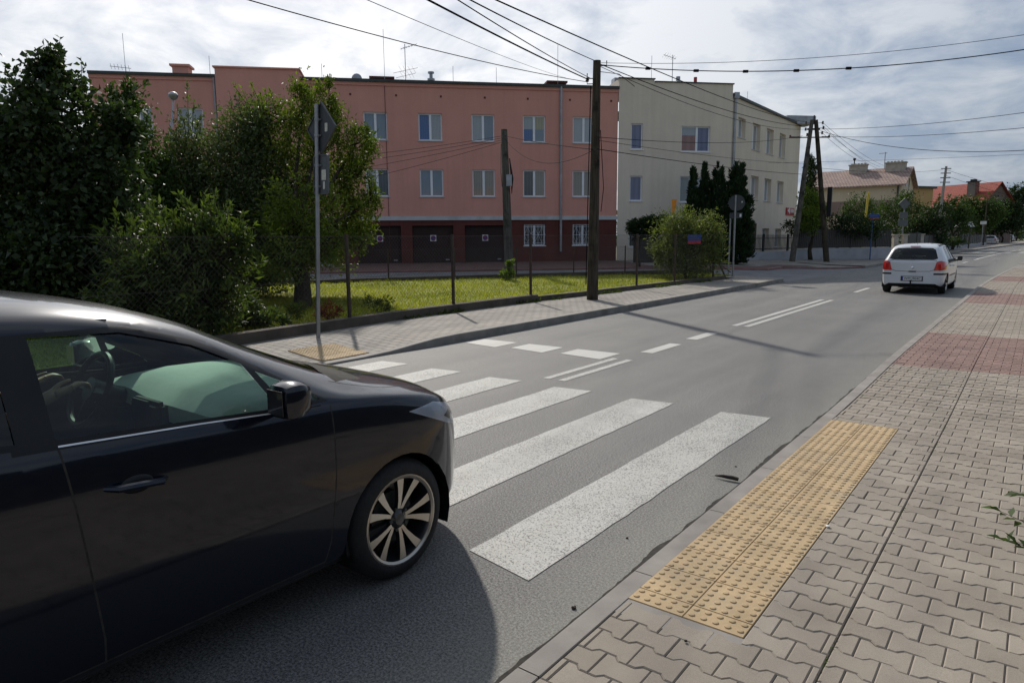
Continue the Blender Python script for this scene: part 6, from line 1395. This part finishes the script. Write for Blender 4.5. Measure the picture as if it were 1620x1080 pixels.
    # mirrors, handles
    for s in (1,-1):
        my,mz,mx=(-.70,1.095,.985) if kind=='zoe' else (-.62,1.0,.96)
        bmm=bmesh.new(); bmesh.ops.create_cube(bmm,size=1); bmesh.ops.subdivide_edges(bmm,edges=bmm.edges[:],cuts=3,use_grid_fill=True)
        for v in bmm.verts:
            q=v.co*2; n=(abs(q.x)**4+abs(q.y)**4+abs(q.z)**4)**.25; q=q/max(n,1e-6)
            yy=q.y*.075; k=1-.28*max(0,q.y); v.co=Vector((s*(mx+q.x*.070*k+.005),my+yy-.02*s*0,mz+q.z*.076*k-.012*q.x*0))
        if s<0: pass
        o=link_bm(bmm,'mirror',M[paint] if kind=='zoe' else M['black'],t); bmm.free()
        b=MB(); b.box(min(s*(mx-.045),s*(mx+.055)),max(s*(mx-.045),s*(mx+.055)),my-.0768,my-.0748,mz-.050,mz+.048); b.build('mirror_glass',M['rimdark'],o)
        b=MB(); b.tube([(s*.80,my+.06,mz-.07),(s*.86,my+.03,mz-.065),(s*.91,my,mz-.055)],[.028,.024,.03],8); b.build('mirror_arm',M['black'],o,True)
        for hy,hz,hl_ in (((-1.255,.882,.205),) if kind=='zoe' else ((-1.28,.80,.17),(-2.12,.83,.17))):
            b=MB(); xo=.868 if kind=='zoe' else .853
            b.tube([(s*(xo-.012),hy-hl_/2,hz+.008),(s*(xo+.026),hy-hl_/2+.03,hz+.007),(s*(xo+.030),hy,hz+.002),(s*(xo+.026),hy+hl_/2-.03,hz-.006),(s*(xo-.012),hy+hl_/2,hz-.009)],[.010,.014,.014,.014,.010],8)
            h=b.build('door_handle',M[paint],t,True); b=MB(); bmm=bmesh.new(); bmesh.ops.create_uvsphere(bmm,u_segments=16,v_segments=10,radius=1)
            b.bm(bmm,0,Matrix.Translation((s*(xo-.010),hy,hz-.004))@Matrix.Diagonal((.0125,.062,.034,1))); b.build('handle_recess',M['black'],h,True)
    # front and rear plates
    yf=S['y'][-1]+.012; b=MB(); b.box(-.26,.26,yf-.02,yf,.46,.575); b.build('front_plate',M['plate'],t)
    yb=S['y'][0]-.012; pz=.46 if kind=='clio' else .60
    b=MB(); b.box(-.285,.285,yb-.006,yb+.03,pz-.07,pz+.07); fr=b.build('rear_plate',M['black'],t); b=MB(); b.box(-.255,.26,yb-.011,yb-.005,pz-.056,pz+.056); b.build('plate_face',M['plate'],fr); b=MB(); b.box(-.26,-.222,yb-.0125,yb-.006,pz-.056,pz+.056); b.build('plate_band',M['plateblue'],fr)
    if plate_txt: text(fr,plate_txt,.02,yb-.0135,pz,.098,'black',name='plate_lettering',ext=.001)
    if kind=='clio':
        b=MB(); b.lathe([(0,0),(.032,.002),(.045,.012),(.03,.014)],4,'y',(0,yb-.016,.785)); b.build('emblem',M['chrome'],t)
        b=MB(); b.box(-.10,.10,yb-.012,yb+.02,.655,.685,bev=.008); b.build('tailgate_handle',M['black'],t)
        b=MB(); b.box(-.13,.13,-2.905,-2.86,1.385,1.412,bev=.006); b.build('high_brake_light',M['redlamp'],t)
        b=MB(); b.tube([(.03,yb+.03,1.03),(.02,yb+.00,1.045),(-.30,yb+.02,1.055)],[.016,.011,.007],6); b.build('rear_wiper',M['black'],t)
        b=MB(); b.tube([(-.02,yb+.12,.27),(-.02,yb-.03,.27),(-.02,yb-.05,.39)],[.018,.018,.018],8); b.lathe([(0,.03),(.02,.022),(.028,0),(.02,-.022),(0,-.03)],10,'z',(-.02,yb-.05,.39)); b.build('tow_hook',M['black'],t,True)
        b=MB(); b.tube([(0,-2.55,1.47),(0,-2.70,1.62)],.006,5); b.build('roof_aerial',M['black'],t)
    if interior:
        b=MB()
        for s in (-.37,.37):
            b.box(s-.25,s+.25,-1.95,-1.45,.42,.60,bev=.06)
            vs=[]; bmm=bmesh.new(); bmesh.ops.create_cube(bmm,size=1); bmesh.ops.bevel(bmm,geom=bmm.edges[:],offset=.16,segments=3,affect='EDGES'); b.bm(bmm,0,Matrix.Translation((s,-1.98,.86))@Matrix.Rotation(R_(14),4,'X')@Matrix.Diagonal((.5,.15,.62,1)))
            bmm=bmesh.new(); bmesh.ops.create_cube(bmm,size=1); bmesh.ops.bevel(bmm,geom=bmm.edges[:],offset=.2,segments=3,affect='EDGES'); b.bm(bmm,0,Matrix.Translation((s,-2.06,1.24))@Matrix.Diagonal((.26,.11,.19,1)))
        b.box(-.6,.6,-2.75,-2.35,.45,.62,bev=.06); b.box(-.6,.6,-2.82,-2.68,.6,1.05,bev=.05)
        b.build('seats',M['seat'],t,True)
        dz=1.0 if kind=='zoe' else .93; d0=.02 if kind=='zoe' else -.1
        b=MB(); n=48
        prof=[(d0,dz-.02),(d0-.25,dz+.005),(d0-.50,dz+.012),(d0-.68,dz+.0),(d0-.78,dz-.05),(d0-.80,dz-.12)]
        for (y0,z0),(y1,z1) in zip(prof,prof[1:]):
            for i in range(n):
                a=-.72+1.44*i/n; c=-.72+1.44*(i+1)/n; hb=lambda x:.035*math.exp(-((x+.37)/.2)**2)-.10*max(0,abs(x)-.45)**2*4
                b.quad((a,y0,z0+hb(a)),(c,y0,z0+hb(c)),(c,y1,z1+hb(c)),(a,y1,z1+hb(a)))
        b.weld=True; b.build('dashboard',M['dash'] if kind=='zoe' else M['interior'],t,True)
        b=MB(); b.box(-.70,.70,d0-.80,d0-.2,.35,dz-.125); b.box(-.14,.14,d0-.86,d0-.8,.45,dz-.02,bev=.02); b.box(-.16,.16,-1.9,-.8,.3,.52,bev=.03); b.box(-.84,-.80,-2.4,-.45,.32,1.0); b.box(.80,.835,-2.4,-.45,.32,1.0); b.box(-.8,.8,-3.0,0,.22,.3); b.box(-.6,.6,-2.5,-1.2,1.425,1.44); b.build('cabin_lining',M['interior'],t)
        b=MB(); b.box(-.075,.075,d0-.875,d0-.862,dz-.20,dz-.015); b.build('centre_screen',M['rimdark'],t)
        b=MB(); b.box(.36,.58,d0-.815,d0-.802,dz-.17,dz-.08,bev=.004); b.build('air_vent',M['chrome'],t)
        # steering wheel
        c=Vector((-.37,-.92 if kind=='zoe' else -.95,dz+.0)); b=MB(); ring=[]
        tl=Matrix.Translation(c)@Matrix.Rotation(R_(65),4,'X')
        for i in range(33): a=2*math.pi*i/32; ring.append(tl@Vector((.183*math.cos(a),.183*math.sin(a),0)))
        b.tube(ring,.016,8,caps=False)
        for a in (0,math.pi,-math.pi/2): b.tube([tl@Vector((0,0,-.02)),tl@Vector((.175*math.cos(a),.175*math.sin(a),0))],[.03,.014],6)
        b.tube([tl@Vector((0,0,.01)),tl@Vector((0,0,-.05)),tl@Vector((0,0,-.3))],[.06,.055,.04],10); b.build('steering_wheel',M['black'],t,True)
        b=MB(); b.box(-.11,.11,-1.02,-1.0,1.315,1.375,bev=.01) if kind=='zoe' else b.box(-.11,.11,-.95,-.93,1.27,1.33,bev=.01); b.build('interior_mirror',M['black'],t)
    return t
def skin(name,V,Ed,Rd,mat,par,root=0,lv=2):
    me=bpy.data.meshes.new(name); me.from_pydata([tuple(map(float,v)) for v in V],Ed,[]); me.materials.append(M[mat]); o=bpy.data.objects.new(name,me); COL.objects.link(o); o.parent=par
    md=o.modifiers.new('skin','SKIN'); md.use_smooth_shade=True
    for i,r in enumerate(Rd): sv=me.skin_vertices[0].data[i]; sv.radius=(r,r) if isinstance(r,(int,float)) else r; sv.use_root=(i==root)
    s=o.modifiers.new('sub','SUBSURF'); s.levels=lv; s.render_levels=lv; return o
def person(loc,rz,label):
    t=thing('person',label,'person',loc,rz)
    V=[];Ed=[];Rd=[]
    def ch(pts,start=None):
        p=start
        for co,r in pts:
            V.append(co); Rd.append(r); i=len(V)-1
            if p is not None: Ed.append((p,i))
            p=i
        return p
    pel=ch([((0,-1.80,.66),.135)]); chest=ch([((0,-1.85,.86),.13),((0,-1.87,1.02),.145)],pel); nk=ch([((0,-1.85,1.13),.075),((0,-1.83,1.20),.055)],chest)
    ch([((0,-1.815,1.26),(.062,.07)),((0,-1.80,1.33),(.078,.09)),((0,-1.805,1.40),(.062,.07))],nk); ch([((0,-1.70,1.318),.014)],len(V)-2)
    for s in (-1,1):
        ch([((s*.10,-1.70,.62),.095),((s*.12,-1.32,.70),.075),((s*.12,-1.02,.42),.05),((s*.12,-.85,.34),.035)],pel)
        sh=ch([((s*.19,-1.86,1.04),.06)],chest)
        w=ch([((s*.25,-1.66,.86),.046),((s*.20,-1.36,.95),.036),((s*.165,-1.16,1.02),.026)],sh)
        pm_=ch([((s*.163,-1.09,1.045),(.034,.018))],w)
        for k,(dx,l) in enumerate(((-.024,.062),(-.008,.072),(.008,.07),(.022,.055))):
            ch([((s*(.165+dx),-1.03+.004*k,1.068),.009),((s*(.165+dx),-.995,1.062),.008),((s*(.165+dx),-.985,1.035),.007)],pm_)
        ch([((s*.145,-1.10,1.075),.010),((s*.142,-1.05,1.088),.008)],w)
    skin('body',V,Ed,Rd,'skin',t,0)
    V2=[(0,-1.80,.66),(0,-1.85,.86),(0,-1.87,1.02),(0,-1.855,1.12)];E2=[(0,1),(1,2),(2,3)];R2=[.15,.146,.162,.085]
    for s in (-1,1):
        i=len(V2); V2+=[(s*.19,-1.86,1.04),(s*.25,-1.66,.86),(s*.225,-1.50,.905)]; E2+=[(2,i),(i,i+1),(i+1,i+2)]; R2+=[.078,.062,.055]
    skin('shirt',V2,E2,R2,'shirt',t)
    V3=[(0,-1.80,.62)];E3=[];R3=[.15]
    for s in (-1,1):
        i=len(V3); V3+=[(s*.10,-1.70,.61),(s*.12,-1.32,.70),(s*.12,-1.02,.42)]; E3+=[(0,i),(i,i+1),(i+1,i+2)]; R3+=[.105,.088,.065]
    skin('trousers',V3,E3,R3,'trousers',t)
    skin('hair',[(0,-1.87,1.27),(0,-1.87,1.37),(0,-1.81,1.43),(0,-1.75,1.41)],[(0,1),(1,2),(2,3)],[(.06,.05),(.082,.062),(.078,.055),(.05,.03)],'hair',t,1)
    return t
def cars():
    make_car('car','dark navy hatchback driving past close to the camera, cut by the left edge','zoe',(-3.31,2.27,0),0,'navy',True,None,(.312,.232,5,'v'))
    person((-3.31-.37,2.27,0),0,'driver in the dark navy hatchback holding the steering wheel, forearms bare')
    make_car('car','white hatchback seen from behind, driving away with red tail lights','clio',(-2.98,26.55,RZ(26)),0,'whitepaint',True,None,(.30,.20,6,'s'),'WPI J904C',lit=True)
    g='cars parked along the far left kerb'
    def pk(px,D,rz,paint,kind,lab,gr=g):
        P=base_at(px,D); P[2]=RZ(P[1])+.02; make_car('car',lab,kind,P,R_(rz),paint,False,gr,(.30,.2,6,'s'),None,interior=False,glass='darkglass')
    pk(1569.5,103,-3,'silver','clio','silver hatchback parked far away under the trees on the left kerb')
    pk(1590,124,-3,'darkred','clio','dark red car parked far away just right of the silver one'); pk(1598,138,-3,'silver','zoe','pale car at the far end, mostly behind the dark red one')
    # parked behind the garden
    P=gp(415,447); P[2]=SZ(P[0],P[1]); make_car('car','dark grey car parked on the side street behind the garden tree trunks','clio',tuple(P-np.array([*(E*.0),0])),FROT-math.pi/2,'darkgrey',False,None,(.30,.2,6,'s'),None,False,glass='darkglass')
    P=fs(-24.5,9.2); P[2]=SZ(P[0],P[1]); make_car('car','silver car on the side street mostly hidden by the big dark bush','zoe',tuple(P),FROT-math.pi/2,'silver',False,None,(.30,.2,6,'s'),None,False,glass='darkglass')
cars()
